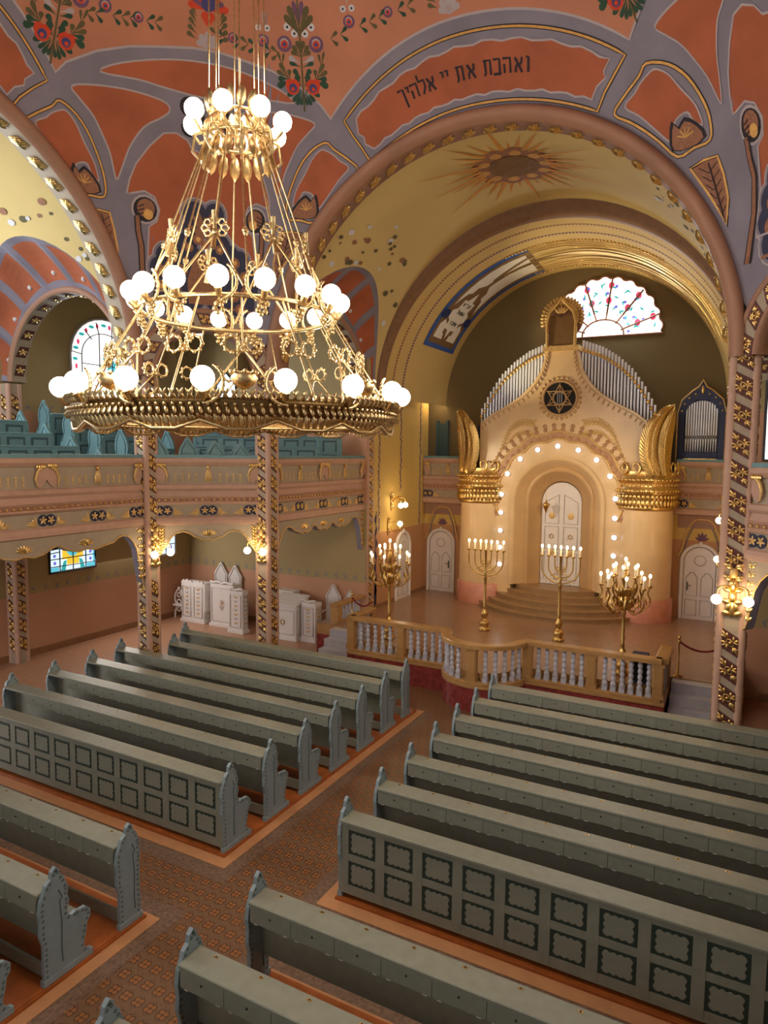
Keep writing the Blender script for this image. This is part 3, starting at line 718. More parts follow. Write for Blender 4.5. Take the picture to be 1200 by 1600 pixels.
# gallery slabs
GL = [(-6.95, -4), (-6.95, 4.12), (-5.02, 5.98), (-5.02, 10.4), (-11.6, 10.4), (-11.6, -4)]
for s in (-1, 1):
    poly = GL if s < 0 else [(XC * 2 - x if x > -11 else 12.0, y) for x, y in GL]
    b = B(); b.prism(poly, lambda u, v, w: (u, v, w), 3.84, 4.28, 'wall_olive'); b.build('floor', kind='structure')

# ---------------------------------------------------------------- columns
def column(x, y, w, z1, faces, zo=.45, dz=.475, name='column'):
    b = B(); r = .07
    for cx, cy in ((-1, -1), (1, -1), (1, 1), (-1, 1)):
        b.lathe([(r, -.06), (r, z1)], 'pink_wall', (x + cx * (w - r), y + cy * (w - r), 0), 12, True, True)
    g = .025
    b.box(x - w + g, x + w - g, y - w + r, y + w - r, -.06, z1, 'grey_panel'); b.box(x - w + r, x + w - r, y - w + g, y + w - g, -.06, z1, 'grey_panel')
    c = B()
    for f in faces:
        n = Vector(f); u = Vector((0, 0, 1)).cross(n)
        z = zo
        while z < z1 - .1:
            o = Vector((x, y, z)) + n * (w - g); 
            if not 2.75 < z < 3.75 or f != faces[0]: relief(c, o, u, (0, 0, 1), n, 2 * (w - r) + .01, .34, .6)
            z += dz
    o = b.build(name, kind='structure'); c.build('gilded_relief', o); return o
CM, CR, CL = (-4.85, 5.90), (5.02, 5.90), (-6.80, 4.06)
column(*CM, .215, 7.2, [(0, -1, 0), (1, 0, 0)]); column(*CR, .235, 7.25, [(0, -1, 0), (-1, 0, 0), (1, 0, 0)]); column(*CL, .20, 7.3, [(1, 0, 0), (0, -1, 0)])
column(7.1, 4.12, .215, 7.8, [(-1, 0, 0), (0, -1, 0)])
column(-11.42, 3.95, .2, 7.1, [(1, 0, 0), (0, -1, 0)]); column(-4.86, 10.62, .2, 7.1, [(0, -1, 0), (1, 0, 0)]); column(5.16, 10.62, .2, 7.1, [(0, -1, 0), (-1, 0, 0)])

# ---------------------------------------------------------------- gallery fronts
def parapet(p0, p1, low0, low1, lobes, name='gallery_front', zt=0, valance=True, crest0=True):
    p0 = Vector((*p0, 0)); p1 = Vector((*p1, 0)); u = (p1 - p0); Ln = u.length; u.normalize(); n = Vector((u.y, -u.x, 0))
    T = lambda s, e, z: tuple(p0 + u * s + n * e + Vector((0, 0, z + zt)))
    b = B()
    prof = [(-.2, 5.38, 'teal_paint'), (.07, 5.38, 'teal_paint'), (.07, 5.31, 'pink_wall'), (.11, 5.30, 'pink_wall'), (.11, 5.22, 'pink_wall'), (.05, 5.14, 'grey_panel'), (.03, 5.13, 'grey_panel'), (.03, 4.72, 'pink_wall'), (.08, 4.70, 'pink_wall'), (.08, 4.62, 'pink_wall'), (.035, 4.56, 'pink_wall'), (.06, 4.44, 'pink_wall'), (.10, 4.43, 'pink_wall'), (.075, 4.40, 'maroon'), (.075, 4.32, 'pink_wall'), (.10, 4.29, 'pink_wall'), (.06, 4.25, 'grey_panel'), (.03, 4.24, 'grey_panel'), (.03, 3.98, 'pink_wall'), (.09, 3.95, 'pink_wall'), (.11, 3.88, 'pink_wall'), (.11, 3.81, 'pink_wall'), (.05, 3.78, 'pink_wall'), (-.2, 3.78, 'pink_wall')]
    for (e0, z0_, m_), (e1, z1_, _) in zip(prof, prof[1:]):
        mm = m_ if m_ != 'maroon' else 'brown_arch'
        b.add([T(0, e0, z0_), T(Ln, e0, z0_), T(Ln, e1, z1_), T(0, e1, z1_)], [(0, 1, 2, 3)], mm)
    b.add([T(0, -.2, 3.78), T(Ln, -.2, 3.78), T(Ln, -.2, 5.38), T(0, -.2, 5.38)], [(0, 1, 2, 3)], 'teal_paint')
    o = b.build(name, kind='structure')
    g = B()
    k = max(1, int(Ln / .135))
    for i in range(k): g.ball(T((i + .5) * Ln / k, .085, 4.36), .028, 'gold', 7, 5)
    nb = max(1, round(Ln / 2.3)); L_ = lambda s, e, z: Vector(T(s, e, z))
    for i in range(nb + 1):
        s = Ln * i / nb
        # shield with gilded curls
        if crest0:
            sh = [(-.24, 4.86), (-.21, 5.02), (-.12, 5.13), (0, 5.16), (.12, 5.13), (.21, 5.02), (.24, 4.86), (.16, 4.73), (.05, 4.82), (0, 4.9), (-.05, 4.82), (-.16, 4.73)]
            sh = [(max(.02, min(Ln - .02, s + x)), z) for x, z in sh]
            if len({round(x, 3) for x, z in sh}) > 3: g.prism(sh, lambda a, c, w: T(a, w, c), .03, .07, 'pink_wall')
            for q in (-1, 1):
                if not .1 < s + q * .3 < Ln - .05: continue
                g.tube([T(s + q * .1, .08, 5.14), T(s + q * .2, .09, 5.06), T(s + q * .25, .09, 4.92), T(s + q * .22, .09, 4.76)], [.035, .035, .028, .012], 'dull_gold', 6)
                for v in range(4): g.lobe(T(s + q * (.02 + .05 * v), .09, 5.2), T(s + q * (.08 + .05 * v), .10, 5.1), .03, .03, n, 'gold')
    for i in range(nb):
        s = Ln * (i + .5) / nb
        g.ball(L_(s, .06, 5.10), (.045, .045, .05), 'gold', 8, 6)
        for q in (-1, 0, 1): g.lobe(T(s + q * .02, .05, 5.06), T(s + q * .07, .05, 4.74), .035, .05, n, 'dull_gold')
        for q in (-1, 1):
            for v in range(4):
                ss = s + q * (.27 + .15 * v)
                if abs(ss - s) > Ln / nb / 2 - .2: continue
                g.lobe(T(ss, .035, 4.75), T(ss, .035, 4.98), .014, .02, n, 'dull_gold'); g.lobe(T(ss - .05, .035, 4.93), T(ss + .05, .035, 4.93), .012, .02, n, 'dull_gold'); g.lobe(T(ss - .045, .035, 4.80), T(ss + .045, .035, 4.80), .012, .02, n, 'dull_gold')
    nr = max(1, round(Ln / 1.2))
    for i in range(nr + 1):
        s = min(max(Ln * i / nr, .16), Ln - .16)
        for q in (-1, 1):
            g.prism([(s + q * .085 + x, 4.11 + z) for x, z in disc((0, 0), .115, 12)], lambda a, c, w: T(a, w, c), .03, .045, 'navy')
            for v in range(5):
                a = 2 * pi * v / 5 + q; g.lobe(T(s + q * .085, .047, 4.11), T(s + q * .085 + .09 * cos(a), .047, 4.11 + .09 * sin(a)), .02, .025, n, 'dull_gold')
            for v in range(4):
                if .05 < s + q * (.4) < Ln - .05: g.lobe(T(s + q * .22, .04, 4.01), T(s + q * (.26 + .06 * v), .04, 4.2 - .05 * v), .028, .035, n, 'dull_gold')
    g.build('gilded_relief', o)
    if valance:
        top = 3.82; z = []
        m = .5
        # bottom edge of the scalloped valance, bracket - arch - lobes - arch - bracket
        edge = [(0, low0), (.05, low0 + .03), (.09, low0 + .25 * (3.3 - low0)), (.13, low0 + .55 * (3.3 - low0)), (.2, 3.28), (.3, 3.46), (.42, 3.58), (.58, 3.62), (.72, 3.58), (.82, 3.50)]
        e2 = [(Ln - x, zz if x > .15 else low1 + (zz - low0) / max(3.3 - low0, .01) * (3.3 - low1)) for x, zz in edge[::-1]]
        mid = []
        a0, a1 = .82, Ln - .82; w = (a1 - a0) / lobes
        for i in range(lobes):
            c = a0 + w * (i + .5)
            mid += [(c - w * .3, 3.45), (c - w * .14, 3.40), (c, 3.44), (c + w * .14, 3.40), (c + w * .3, 3.45)]
            if i < lobes - 1: mid += [(c + w * .42, 3.54), (c + w * .5, 3.57), (c + w * .58, 3.54)]
        bot = edge + mid + e2
        poly = [(0, top)] + bot + [(Ln, top)]
        v = B()
        for i in range(len(bot) - 1):
            (sa, za), (sb, zb) = bot[i], bot[i + 1]
            v.add([T(sa, .055, za), T(sb, .055, zb), T(sb, .055, top), T(sa, .055, top)], [(0, 1, 2, 3)], 'grey_panel')
            v.add([T(sa, -.12, za), T(sb, -.12, zb), T(sb, -.12, top), T(sa, -.12, top)], [(3, 2, 1, 0)], 'grey_panel')
            v.add([T(sa, .055, za), T(sa, -.12, za), T(sb, -.12, zb), T(sb, .055, zb)], [(0, 1, 2, 3)], 'vault_grey')
        v.tube([T(s_, .06, z_ + .015) for s_, z_ in bot], .018, 'dull_gold', 5)
        for i in range(lobes):
            c = a0 + w * (i + .5)
            for q in range(7):
                a = radians(25 + 130 * q / 6); v.lobe(T(c, .058, 3.52), T(c + .2 * cos(a), .058, 3.52 + .17 * sin(a)), .025, .03, n, 'gold')
        for e, lo, sg in ((0, low0, 1), (Ln, low1, -1)):
            for q in range(7):
                zz = lo + .15 + (3.7 - lo - .2) * q / 6
                for k in (-1, 1): v.lobe(T(e + sg * .09, .058, zz), T(e + sg * (.09 + .07 * k + .04 * q / 6), .058, zz + .1), .03, .035, n, 'gold')
        v.build('scalloped_valance', o)
    return o
parapet((-6.80, -3.2), (-6.80, 3.88), 3.0, 2.45, 4)
parapet((-6.66, 4.19), (-4.99, 5.77), 3.05, 3.05, 1)
parapet((-4.85, 6.1), (-4.85, 10.42), 2.6, 2.6, 3)
parapet((5.24, 5.72), (7.0, 3.96), 2.6, 3.05, 1)
parapet((4.96, 10.42), (4.96, 6.12), 2.6, 2.6, 3)

# ---------------------------------------------------------------- the ark arm: raised platform, pier walls, inner barrel, back wall
def off(pts, e):
    out = []
    for i, p in enumerate(pts):
        a = pts[max(i - 1, 0)]; c = pts[min(i + 1, len(pts) - 1)]; dx, dy = c[0] - a[0], c[1] - a[1]; l = hypot(dx, dy)
        out.append((p[0] + dy / l * e, p[1] - dx / l * e))
    return out
XP0, XP1, YB = -3.5, 3.88, 14.5
BC, BR = (.1, 7.42), .95
bow = [(BC[0] + BR * cos(radians(a)), BC[1] + BR * sin(radians(a))) for a in range(188, 353, 8)]
b = B()
front = [(XP0, 7.35), (BC[0] - BR, 7.35)] + bow + [(BC[0] + BR, 7.35), (XP1, 7.35)]
poly = front + [(XP1, 8.55), (5.2, 8.55), (5.2, YB), (-5.2, YB), (-5.2, 8.55), (XP0, 8.55)]
b.prism(poly, lambda u, v, w: (u, v, w), -.06, .47, 'marble_red')
fi = [(XP0 + .24, 7.60), (BC[0] - BR + .2, 7.60)] + [(BC[0] + (BR - .24) * cos(radians(a)), BC[1] + (BR - .24) * sin(radians(a))) for a in range(192, 349, 8)] + [(BC[0] + BR - .2, 7.60), (XP1 - .24, 7.60)]
polu = fi + [(XP1 - .24, 8.55), (5.2, 8.55), (5.2, YB), (-5.2, YB), (-5.2, 8.55), (XP0 + .24, 8.55)]
b.prism(polu, lambda u, v, w: (u, v, w), .47, ZF, 'platform_floor', 'marble_yellow')
edge_ = [(x, y) for x, y in off([(XP0, 8.5)] + front + [(XP1, 8.5)], .03)]; edgi = off([(XP0, 8.5)] + front + [(XP1, 8.5)], -.26)
b.rings([[(*o_, .47), (*o_, .52), (o_[0] * .93 + i_[0] * .07, o_[1] * .93 + i_[1] * .07, .545), (*i_, .545), (*i_, .47)] for o_, i_ in zip(edge_, edgi)], 'marble_yellow', False, False, False)
b.build('platform', kind='structure')
for s, x0, x1 in ((-1, -4.6, -3.55), (1, 3.93, 5.0)):
    b = B()
    for k in range(4): b.box(x0, x1, 7.45 + .27 * k, 8.56, -.06 + .2 * k * .98, -.06 + .2 * (k + 1) * .98, 'marble_grey')
    b.build('side_steps', kind='structure')
b = B(); b.box(-4.95, -4.7, 10.8, 14.7, -.06, 7.3, 'pier_yellow'); b.box(-4.703, -4.695, 10.8, 14.5, ZF, 3.0, 'pier_yellow'); b.build('wall_ark_left', kind='structure')
b = B(); b.box(5.0, 5.25, 10.8, 14.7, -.06, 7.3, 'pier_yellow'); b.build('wall_ark_right', kind='structure')
# painted vertical borders on the pier
b = B(); rnd = random.Random(5)
for yc_, wd in ((11.15, .10), (12.6, .09), (14.05, .10)):
    for k in range(60):
        z = (3.1 if yc_ != 12.6 else 4.3) + k * .07
        if z > 7.2: break
        b.add([(-4.692, yc_ + x, z + y) for x, y in disc((rnd.uniform(-.04, .04), 0), .05, 7, .035)], [tuple(range(7))], 'flower_purple' if k % 3 else 'vault_grey')
for k in range(34):
    z = 1.2 + k * .075; b.add([(-4.69, 10.98 + x, z + y) for x, y in disc((.03 * sin(k), 0), .05 + .02 * sin(k * 1.3), 7)], [tuple(range(7))], 'flower_blue')
b.box(-4.70, -4.69, 10.9, 11.05, ZF + .05, 1.8, 'navy')
b.build('painted_border', kind='structure')
b = B(); b.box(-4.70, -4.66, 10.8, 12.3, ZF, ZF + .1, 'skirting'); b.box(-4.70, -4.66, 13.2, 14.5, ZF, ZF + .1, 'skirting'); b.box(-4.66, -4.45, 14.44, 14.5, ZF, ZF + .1, 'skirting'); b.build('baseboard_ark', kind='structure')
# transverse rib and inner barrel
b = B(); RA, RZ = 4.78, 4.5; n = 64
ring = lambda ra, rz, y: [(XC + ra * cos(pi * i / n), y, Z0 + rz * sin(pi * i / n)) for i in range(n + 1)]
b.rings([ring(4.95, 4.95, 10.95), ring(4.84, 4.58, 10.92), ring(RA, RZ, 11.0), ring(RA, RZ, 11.35)], 'rib_brown', False, True, False)
b.build('trim_9', kind='structure')
b = B()
def bar(ph, y, o=0):
    k = (y - 11.3) / 3.7; ra = RA - .45 * k - o; rz = RZ - .38 * k - o
    return (XC + ra * sin(ph), y, Z0 + rz * cos(ph))
b.rings([[bar(radians(-90 + 180 * i / 64), 11.3 + 3.7 * j / 8) for i in range(65)] for j in range(9)], 'barrel_yellow', False, True, False)
# dotted borders along the barrel
for y in (11.7, 12.25):
    for i in range(150):
        ph = radians(-88 + 176 * i / 150); b.add([bar(ph + x / 4.5, y + v, .01) for x, v in disc((0, 0), .035, 6, .05)], [tuple(range(6))], 'motif_brown' if y < 12 else 'flower_purple')
def bp_(poly, m, o, grid=.3):
    paint(b, poly, lambda u, v: bar(radians(u), v, o), m, 6)
# tall painted scroll panel on the left: u in degrees from the crown, v along the vault
for sg in (-1,):
    S = lambda pts: [(sg * u, v) for u, v in pts]
    m1, m2 = ('organ_blue', 'barrel_brown')
    bp_(S([(66, 12.75), (66, 14.65), (12, 14.65), (12, 12.75)]), 'blue_paint', .012)
    bp_(S([(64, 12.92), (64, 14.48), (12, 14.48), (12, 12.92)]), 'barrel_brown', .020)
    w = 'scroll_white'
    bp_(S([(61.5, 13.05), (61.5, 13.55), (59, 13.50), (59, 13.42), (55, 13.4), (53, 13.2), (55.5, 13.05)]), w, .028)
    bp_(S([(61.5, 14.35), (61.5, 13.85), (59, 13.9), (59, 13.98), (55, 14.0), (53, 14.2), (55.5, 14.35)]), w, .028)
    bp_(S([(61, 13.70), (57, 13.60), (56.5, 13.38), (53, 13.38), (51.5, 13.2), (48.5, 13.2), (47, 13.38), (42.5, 13.38), (42.5, 13.55), (37.5, 13.70), (42.5, 13.85), (42.5, 14.02), (47, 14.02), (48.5, 14.2), (51.5, 14.2), (53, 14.02), (56.5, 14.02), (57, 13.80)]), w, .028)
    bp_(S([(47, 13.06), (40, 13.25), (39, 13.4), (36, 13.4), (33, 13.62), (14, 13.62), (14, 13.06)]), w, .028)
    bp_(S([(47, 14.34), (40, 14.15), (39, 14.0), (36, 14.0), (33, 13.78), (14, 13.78), (14, 14.34)]), w, .028)
    stroke(b, S([(30, 13.62), (22, 13.5), (14, 13.3)]), .10, lambda u, v: bar(radians(u), v, .036), 'barrel_brown')
    if sg < 0:
        for q in (13.0, 14.4): b.add([bar(radians(-51 + x), q + y, .034) for x, y in disc((0, 0), 2.2, 10, .22)], [tuple(range(10))], 'organ_blue')
        for u0, nm in ((45.2, ('alef', 'yod', 'kaf', 'he')), (49.2, ('lamed', 'alef', 'tav', 'he')), (54.4, ('vav', 'bet', 'tav', 'alef'))):
            for j, l_ in enumerate(nm):
                for st in LET[l_]:
                    for (xa, ya), (xb, yb) in zip(st, st[1:]):
                        va, vb = 13.48 + .11 * (j + .7 * xa), 13.48 + .11 * (j + .7 * xb); ua, ub = u0 - ya * 1.4, u0 - yb * 1.4
                        b.tube([bar(radians(-ua), va, .034), bar(radians(-ub), vb, .034)], .012, 'ink', 4)
# gilded rays and relief lines over the crown
for k, v0 in enumerate((12.80, 12.95, 13.10, 14.30, 14.45, 14.60)):
    pts = [(-16 + 82 * i / 60, v0 + (.09 * (1 if k < 3 else -1)) * (1 if 14 < i < 24 else .5 if i in (14, 24) else 0) + .02 * sin(i * .3 + k)) for i in range(61)]
    b.tube([bar(radians(u), v, .02) for u, v in pts], .013, 'gold', 5)
def ray_(v0, w_, u0, u1, m):
    n_ = 34; L1 = [bar(radians(u0 + (u1 - u0) * i / n_), v0 - w_ * sin(pi * i / n_), .022) for i in range(n_ + 1)]; L2 = [bar(radians(u0 + (u1 - u0) * i / n_), v0 + w_ * sin(pi * i / n_), .022) for i in range(n_ + 1)]
    b.rings([L1, [bar(radians(u0 + (u1 - u0) * i / n_), v0, .045) for i in range(n_ + 1)], L2], m, False, True, False)
ray_(13.70, .12, -26, 44, 'gold'); ray_(13.40, .045, -14, 62, 'gold'); ray_(14.0, .045, -14, 62, 'gold'); ray_(13.70, .05, 30, 70, 'gold'); ray_(13.2, .04, 4, 70, 'gold'); ray_(14.2, .04, 4, 70, 'gold')
for v0 in (12.72, 14.68):
    for i in range(46): b.ball(bar(radians(-20 + i * 1.25), v0, .02), .035, 'gold', 5, 4)
b.build('ceiling', kind='structure')
# back wall of the apse with the organ loft
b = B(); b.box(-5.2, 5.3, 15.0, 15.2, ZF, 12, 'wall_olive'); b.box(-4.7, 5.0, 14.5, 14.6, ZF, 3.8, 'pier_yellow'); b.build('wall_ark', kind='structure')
b = B(); b.box(-4.7, 5.0, 14.42, 15.0, 3.8, 4.3, 'wall_olive'); b.build('floor', kind='structure')
parapet((-4.69, 14.40), (-2.9, 14.40), 3, 3, 1, valance=False); parapet((3.3, 14.40), (4.99, 14.40), 3, 3, 1, valance=False)
# stucco arch frames over the two doors of the back wall
for cx in (-4.02, 4.06):
    b = B()
    b.box(cx - .66, cx + .8, 14.46, 14.5, 3.4, 3.8, 'brown_arch')
    fr = [(cx - .62, 3.55), (cx - .5, 3.45), (cx - .42, 3.1), (cx - .5, 2.8), (cx - .62, 2.6)]
    b.tube([(x, 14.46, z) for x, z in crom([(cx - .62, 2.55), (cx - .5, 2.85), (cx - .44, 3.2), (cx - .25, 3.6), (cx, 3.66), (cx + .25, 3.6), (cx + .44, 3.2), (cx + .5, 2.85), (cx + .62, 2.55)], False, 3)], .03, 'dull_gold', 6)
    b.tube([(x, 14.47, z) for x, z in crom([(cx - .45, 2.7), (cx - .38, 3.1), (cx - .2, 3.48), (cx, 3.5), (cx + .2, 3.48), (cx + .38, 3.1), (cx + .45, 2.7)], False, 3)], .018, 'vault_grey', 5)
    for q in range(5):
        a = radians(20 + 35 * q); b.lobe((cx, 14.485, 3.05), (cx + .2 * cos(a), 14.485, 3.05 + .25 * sin(a)), .04, .02, (0, -1, 0), 'flower_purple')
    b.build('trim_10' if cx < 0 else 'trim_11', kind='structure')

# ---------------------------------------------------------------- doors
def door(name, T, w, h, handle, leafs=1, m='white_paint'):
    # T(s, e, z): s across, e outward from the wall
    r = w / 2; zs = h - r
    outline = lambda k, t: [(-r - k, 0), (r + k, 0)] + [((r + k) * cos(pi * i / 16), zs + (r + k) * sin(pi * i / 16)) for i in range(17)]
    b = B(); b.prism(outline(0, 0), lambda u, v, w_: T(u, w_, v), 0, .05, m)
    o = b.build(name, kind='structure')
    f = B()
    arch = [(r + .07, 0)] + [((r + .07) * cos(pi * i / 20), zs + (r + .07) * sin(pi * i / 20)) for i in range(21)] + [(-r - .07, 0)]
    f.tube([T(s, .05, z) for s, z in arch], .06, m, 6); f.ball(T(0, .06, h + .12), .06, m, 6, 5); f.build('door_frame', o)
    p = B()
    for sg in (-1, 1):
        x0, x1 = (.05, r - .06); q = lambda x, z: T(sg * x, .055, z)
        p.tube([q(x0, .12), q(x1, .12), q(x1, h * .27), q(x0, h * .27)], .014, 'white_gray', 4, True)
        p.tube([q(x0, h * .33), q(x1, h * .33), q(x1, h * .58), q((x0 + x1) / 2 + .04, h * .65), q((x0 + x1) / 2 - .04, h * .65), q(x0, h * .58)], .014, 'white_gray', 4, True)
    p.tube([T(.17 * cos(a / 10 * 2 * pi) * (r / .45), .055, h * .82 + .15 * sin(a / 10 * 2 * pi)) for a in range(10)], .014, 'white_gray', 4, True)
    if leafs == 2: p.tube([T(0, .055, .02), T(0, .055, h - .05)], .014, 'white_gray', 4)
    p.build('door_panels', o)
    hd = B(); hd.box(-.015, .015, -.01, .03, -.12, .12, 'lead'); hd.tube([(0, .03, .03), (0, .07, .03), (.1 if handle < 0 else -.1, .07, .03)], .012, 'lead', 5)
    hb = B(); hb.v = [T(handle * (r - .1) + x, .05 + y, h * .46 + z) for x, y, z in hd.v]; hb.f = hd.f; hb.m = hd.m; hb.sm = hd.sm; hb.names = hd.names
    hb.build('door_handle', o)
    return o
door('door_1', lambda s, e, z: (-4.05 + s, 14.5 - e, ZF + z), .80, 2.05, 1)
door('door_2', lambda s, e, z: (-4.7 + e, 12.75 + s, ZF + z), .84, 2.1, -1)
door('door_3', lambda s, e, z: (4.04 + s, 14.5 - e, ZF + z), .82, 2.1, -1)
b = B(); b.box(-4.45, -4.1, 14.93, 15.0, 4.3, 6.5, 'dark_green_door'); b.box(-4.5, -4.42, 14.9, 15.0, 4.3, 6.6, 'teal_dark'); b.box(-4.13, -4.05, 14.9, 15.0, 4.3, 6.6, 'teal_dark'); b.build('door_4', kind='structure')

# ---------------------------------------------------------------- windows
def gwin(name, T, outline, glass, bars, motifs=(), frame='lead', fr=.04, br=.016, bm='lead'):
    b = B(); b.add([T(u, .02, v) for u, v in outline], [tuple(range(len(outline)))], glass)
    o = b.build(name, kind='structure')
    f = B(); f.tube([T(u, .03, v) for u, v in outline], fr, frame, 5, True)
    for pts in bars: f.tube([T(u, .03, v) for u, v in pts], br, bm, 4, False)
    f.build('window_frame', o)
    if motifs:
        g = B()
        for i, (poly, m) in enumerate(motifs): g.add([T(u, .024 + .0015 * (i % 5), v) for u, v in poly], [tuple(range(len(poly)))], m)
        g.build('stained_pane', o)
    return o
# lower left window: three-part light with a yellow cartouche
WL = lambda y0: (lambda u, e, v: (-11.6 + e, y0 + u, v))
out = [(-.74, 2.08), (.74, 2.08), (.74, 2.74), (.42, 2.76), (.3, 2.86)] + [(.32 * cos(radians(a)), 2.76 + .28 * sin(radians(a))) for a in range(30, 151, 15)] + [(-.3, 2.86), (-.42, 2.76), (-.74, 2.72)]
bars = [[(-.74, 2.45), (.74, 2.45)], [(-.74, 2.24), (.74, 2.24)], [(-.42, 2.08), (-.42, 2.78)], [(.42, 2.08), (.42, 2.78)], [(0, 2.08), (0, 3.0)], [(-.74, 2.62), (-.42, 2.64)], [(.42, 2.64), (.74, 2.62)]]
mot = [([(-.34, 2.42), (.34, 2.42), (.34, 2.75), (.18, 2.98), (-.18, 2.98), (-.34, 2.75)], 'glass_yellow'), (disc((0, 2.68), .2, 14), 'glass_blue'), (disc((0, 2.68), .12, 12), 'glass_teal'), (disc((0, 2.68), .06, 8), 'glass_yellow'), ([(-.2, 2.26), (.2, 2.26), (.2, 2.46), (-.2, 2.46)], 'glass_yellow'), ([(-.4, 2.1), (-.24, 2.1), (-.2, 2.4), (-.3, 2.36)], 'glass_teal'), ([(.4, 2.1), (.24, 2.1), (.2, 2.4), (.3, 2.36)], 'glass_teal'), ([(.45, 2.1), (.72, 2.1), (.72, 2.22), (.45, 2.22)], 'glass_blue'), ([(-.72, 2.1), (-.45, 2.1), (-.45, 2.22), (-.72, 2.22)], 'glass_blue')]
for s in (-1, 1):
    for z in (2.34, 2.54): mot.append((disc((s * .58, z), .05, 8), 'glass_violet'))
    mot.append((([(s * .66, 2.1), (s * .74, 2.1), (s * .74, 2.7), (s * .66, 2.7)]), 'glass_blue' if s > 0 else 'glass_pale'))
gwin('window_1', WL(5.75), out, 'glass_pale', bars, mot)
o2 = [(-.7, 2.08), (.7, 2.08), (.7, 2.95), (-.7, 2.95)]
gwin('window_2', WL(8.95), o2, 'glass_pale', [[(-.7, 2.4), (.7, 2.4)], [(.3, 2.08), (.3, 2.95)], [(0, 2.08), (0, 2.95)]], [(disc((.5, 2.3), .07, 8), 'glass_violet'), (disc((.5, 2.65), .07, 8), 'glass_blue'), (disc((.15, 2.6), .1, 8), 'glass_blue')], 'white_paint', .05)
# upper left arched window with a border of tulips and a green bird
up = [(-1.16, 6.3), (1.16, 6.3)] + [(1.16 * cos(radians(a)), 8.15 + 1.08 * sin(radians(a))) for a in range(0, 181, 12)]
bars = [[(-.8, 6.3), (-.8, 8.15)] + [(.8 * cos(radians(a)), 8.15 + .66 * sin(radians(a))) for a in range(180, -1, -12)] + [(.8, 6.3)], [(-.8, 7.9), (.8, 7.9)], [(-.8, 7.0), (.8, 7.0)], [(-.2, 6.3), (-.2, 8.77)], [(.25, 6.3), (.25, 9.1)], [(-.8, 8.15), (-1.16, 8.2)], [(-.45, 8.6), (-.7, 8.85)], [(-.8, 7.5), (-1.16, 7.5)], [(-.2, 8.77), (-.3, 9.1)], [(.45, 8.6), (.7, 8.85)]]
mot = [(disc((.28, 7.75), .22, 12, .34), 'glass_teal'), (disc((.28, 7.78), .13, 10, .24), 'glass_blue'), ([(.2, 7.9), (-.1, 8.1), (-.05, 8.16), (.25, 8.0)], 'glass_teal'), ([(.36, 7.9), (.6, 8.1), (.56, 8.16), (.3, 8.0)], 'glass_teal'), ([(.2, 7.35), (-.2, 7.12), (-.1, 7.08), (.3, 7.25)], 'glass_teal'), ([(0, 7.14), (.2, 7.2), (.1, 7.1)], 'glass_yellow'), (disc((-.25, 7.45), .06, 7), 'glass_pink'), (disc((0, 7.45), .04, 7), 'glass_pink'), (disc((-.35, 7.3), .04, 7), 'glass_pink')]
for a in (20, 50, 80, 105, 130, 158): mot += [(disc((.98 * cos(radians(a)), 8.15 + .88 * sin(radians(a))), .05, 8, .08), 'glass_pink'), (disc((1.0 * cos(radians(a + 12)), 8.15 + .9 * sin(radians(a + 12))), .10, 8, .05), 'glass_teal')]
for z in (7.8, 7.3, 6.9, 6.5): mot += [(disc((-.98, z), .05, 8, .08), 'glass_pink'), (disc((-1.02, z + .2), .09, 8, .05), 'glass_teal')]
for k in range(10): mot.append((disc((-.4 + .1 * k, 6.6 + .12 * sin(k * 2)), .04, 6), ('glass_violet', 'glass_pink', 'glass_blue')[k % 3]))
gwin('window_3', WL(7.02), up, 'glass_bright', bars, mot, 'white_gray', .04)
gwin('window_4', lambda u, e, v: (-9.95 + u, 10.4 - e, v), [(-.4, 6.3), (.4, 6.3), (.4, 7.6), (0, 8.0), (-.4, 7.6)], 'glass_pale', [[(-.4, 7.0), (.4, 7.0)], [(-.4, 6.65), (.4, 6.65)]], (), 'lead', .03)
# half-rose window above the organ
c0 = (.98, 9.12)
NL = 13
out = [(c0[0] + 1.72, c0[1] - .03)]
for i in range(NL):
    for j in range(5):
        a = pi * (i + (j + .5) / 5) / NL; r = 1.64 + .10 * sin(pi * (j + .5) / 5); out.append((c0[0] + r * cos(a), c0[1] + r * 1.02 * sin(a)))
out += [(c0[0] - 1.72, c0[1] - .03)]
T = lambda u, e, v: (u, 15.0 - e, v)
bars = [[(c0[0] + .55 * cos(radians(a)), c0[1] + .45 * sin(radians(a))), (c0[0] + 1.7 * cos(radians(a)), c0[1] + 1.7 * sin(radians(a)))] for a in (18, 48, 82, 110, 140, 165)] + [[(c0[0] + .62 * cos(radians(a)), c0[1] + .48 * sin(radians(a))) for a in range(0, 181, 12)]]
mot = []
for a in (18, 48, 82, 110, 140, 165):
    for r in (1.05, 1.5): mot.append((disc((c0[0] + r * cos(radians(a)), c0[1] + r * sin(radians(a))), .09, 9, .11), 'glass_pink'))
for k in range(64):
    a = radians(6 + 168 * ((k * .618) % 1)); r = .75 + .8 * ((k * .41) % 1); x, z = c0[0] + r * cos(a), c0[1] + r * sin(a); t = k * 1.7
    if k % 4: mot.append(([(x + .12 * cos(t), z + .12 * sin(t)), (x + .03 * sin(t), z - .03 * cos(t)), (x - .1 * cos(t), z - .1 * sin(t)), (x - .03 * sin(t), z + .03 * cos(t))], 'glass_teal'))
    else: mot.append((disc((x, z), .05, 7), 'glass_violet'))
gwin('window_5', T, out, 'glass_bright', bars, mot, 'motif_brown', .03, .032, 'motif_brown')
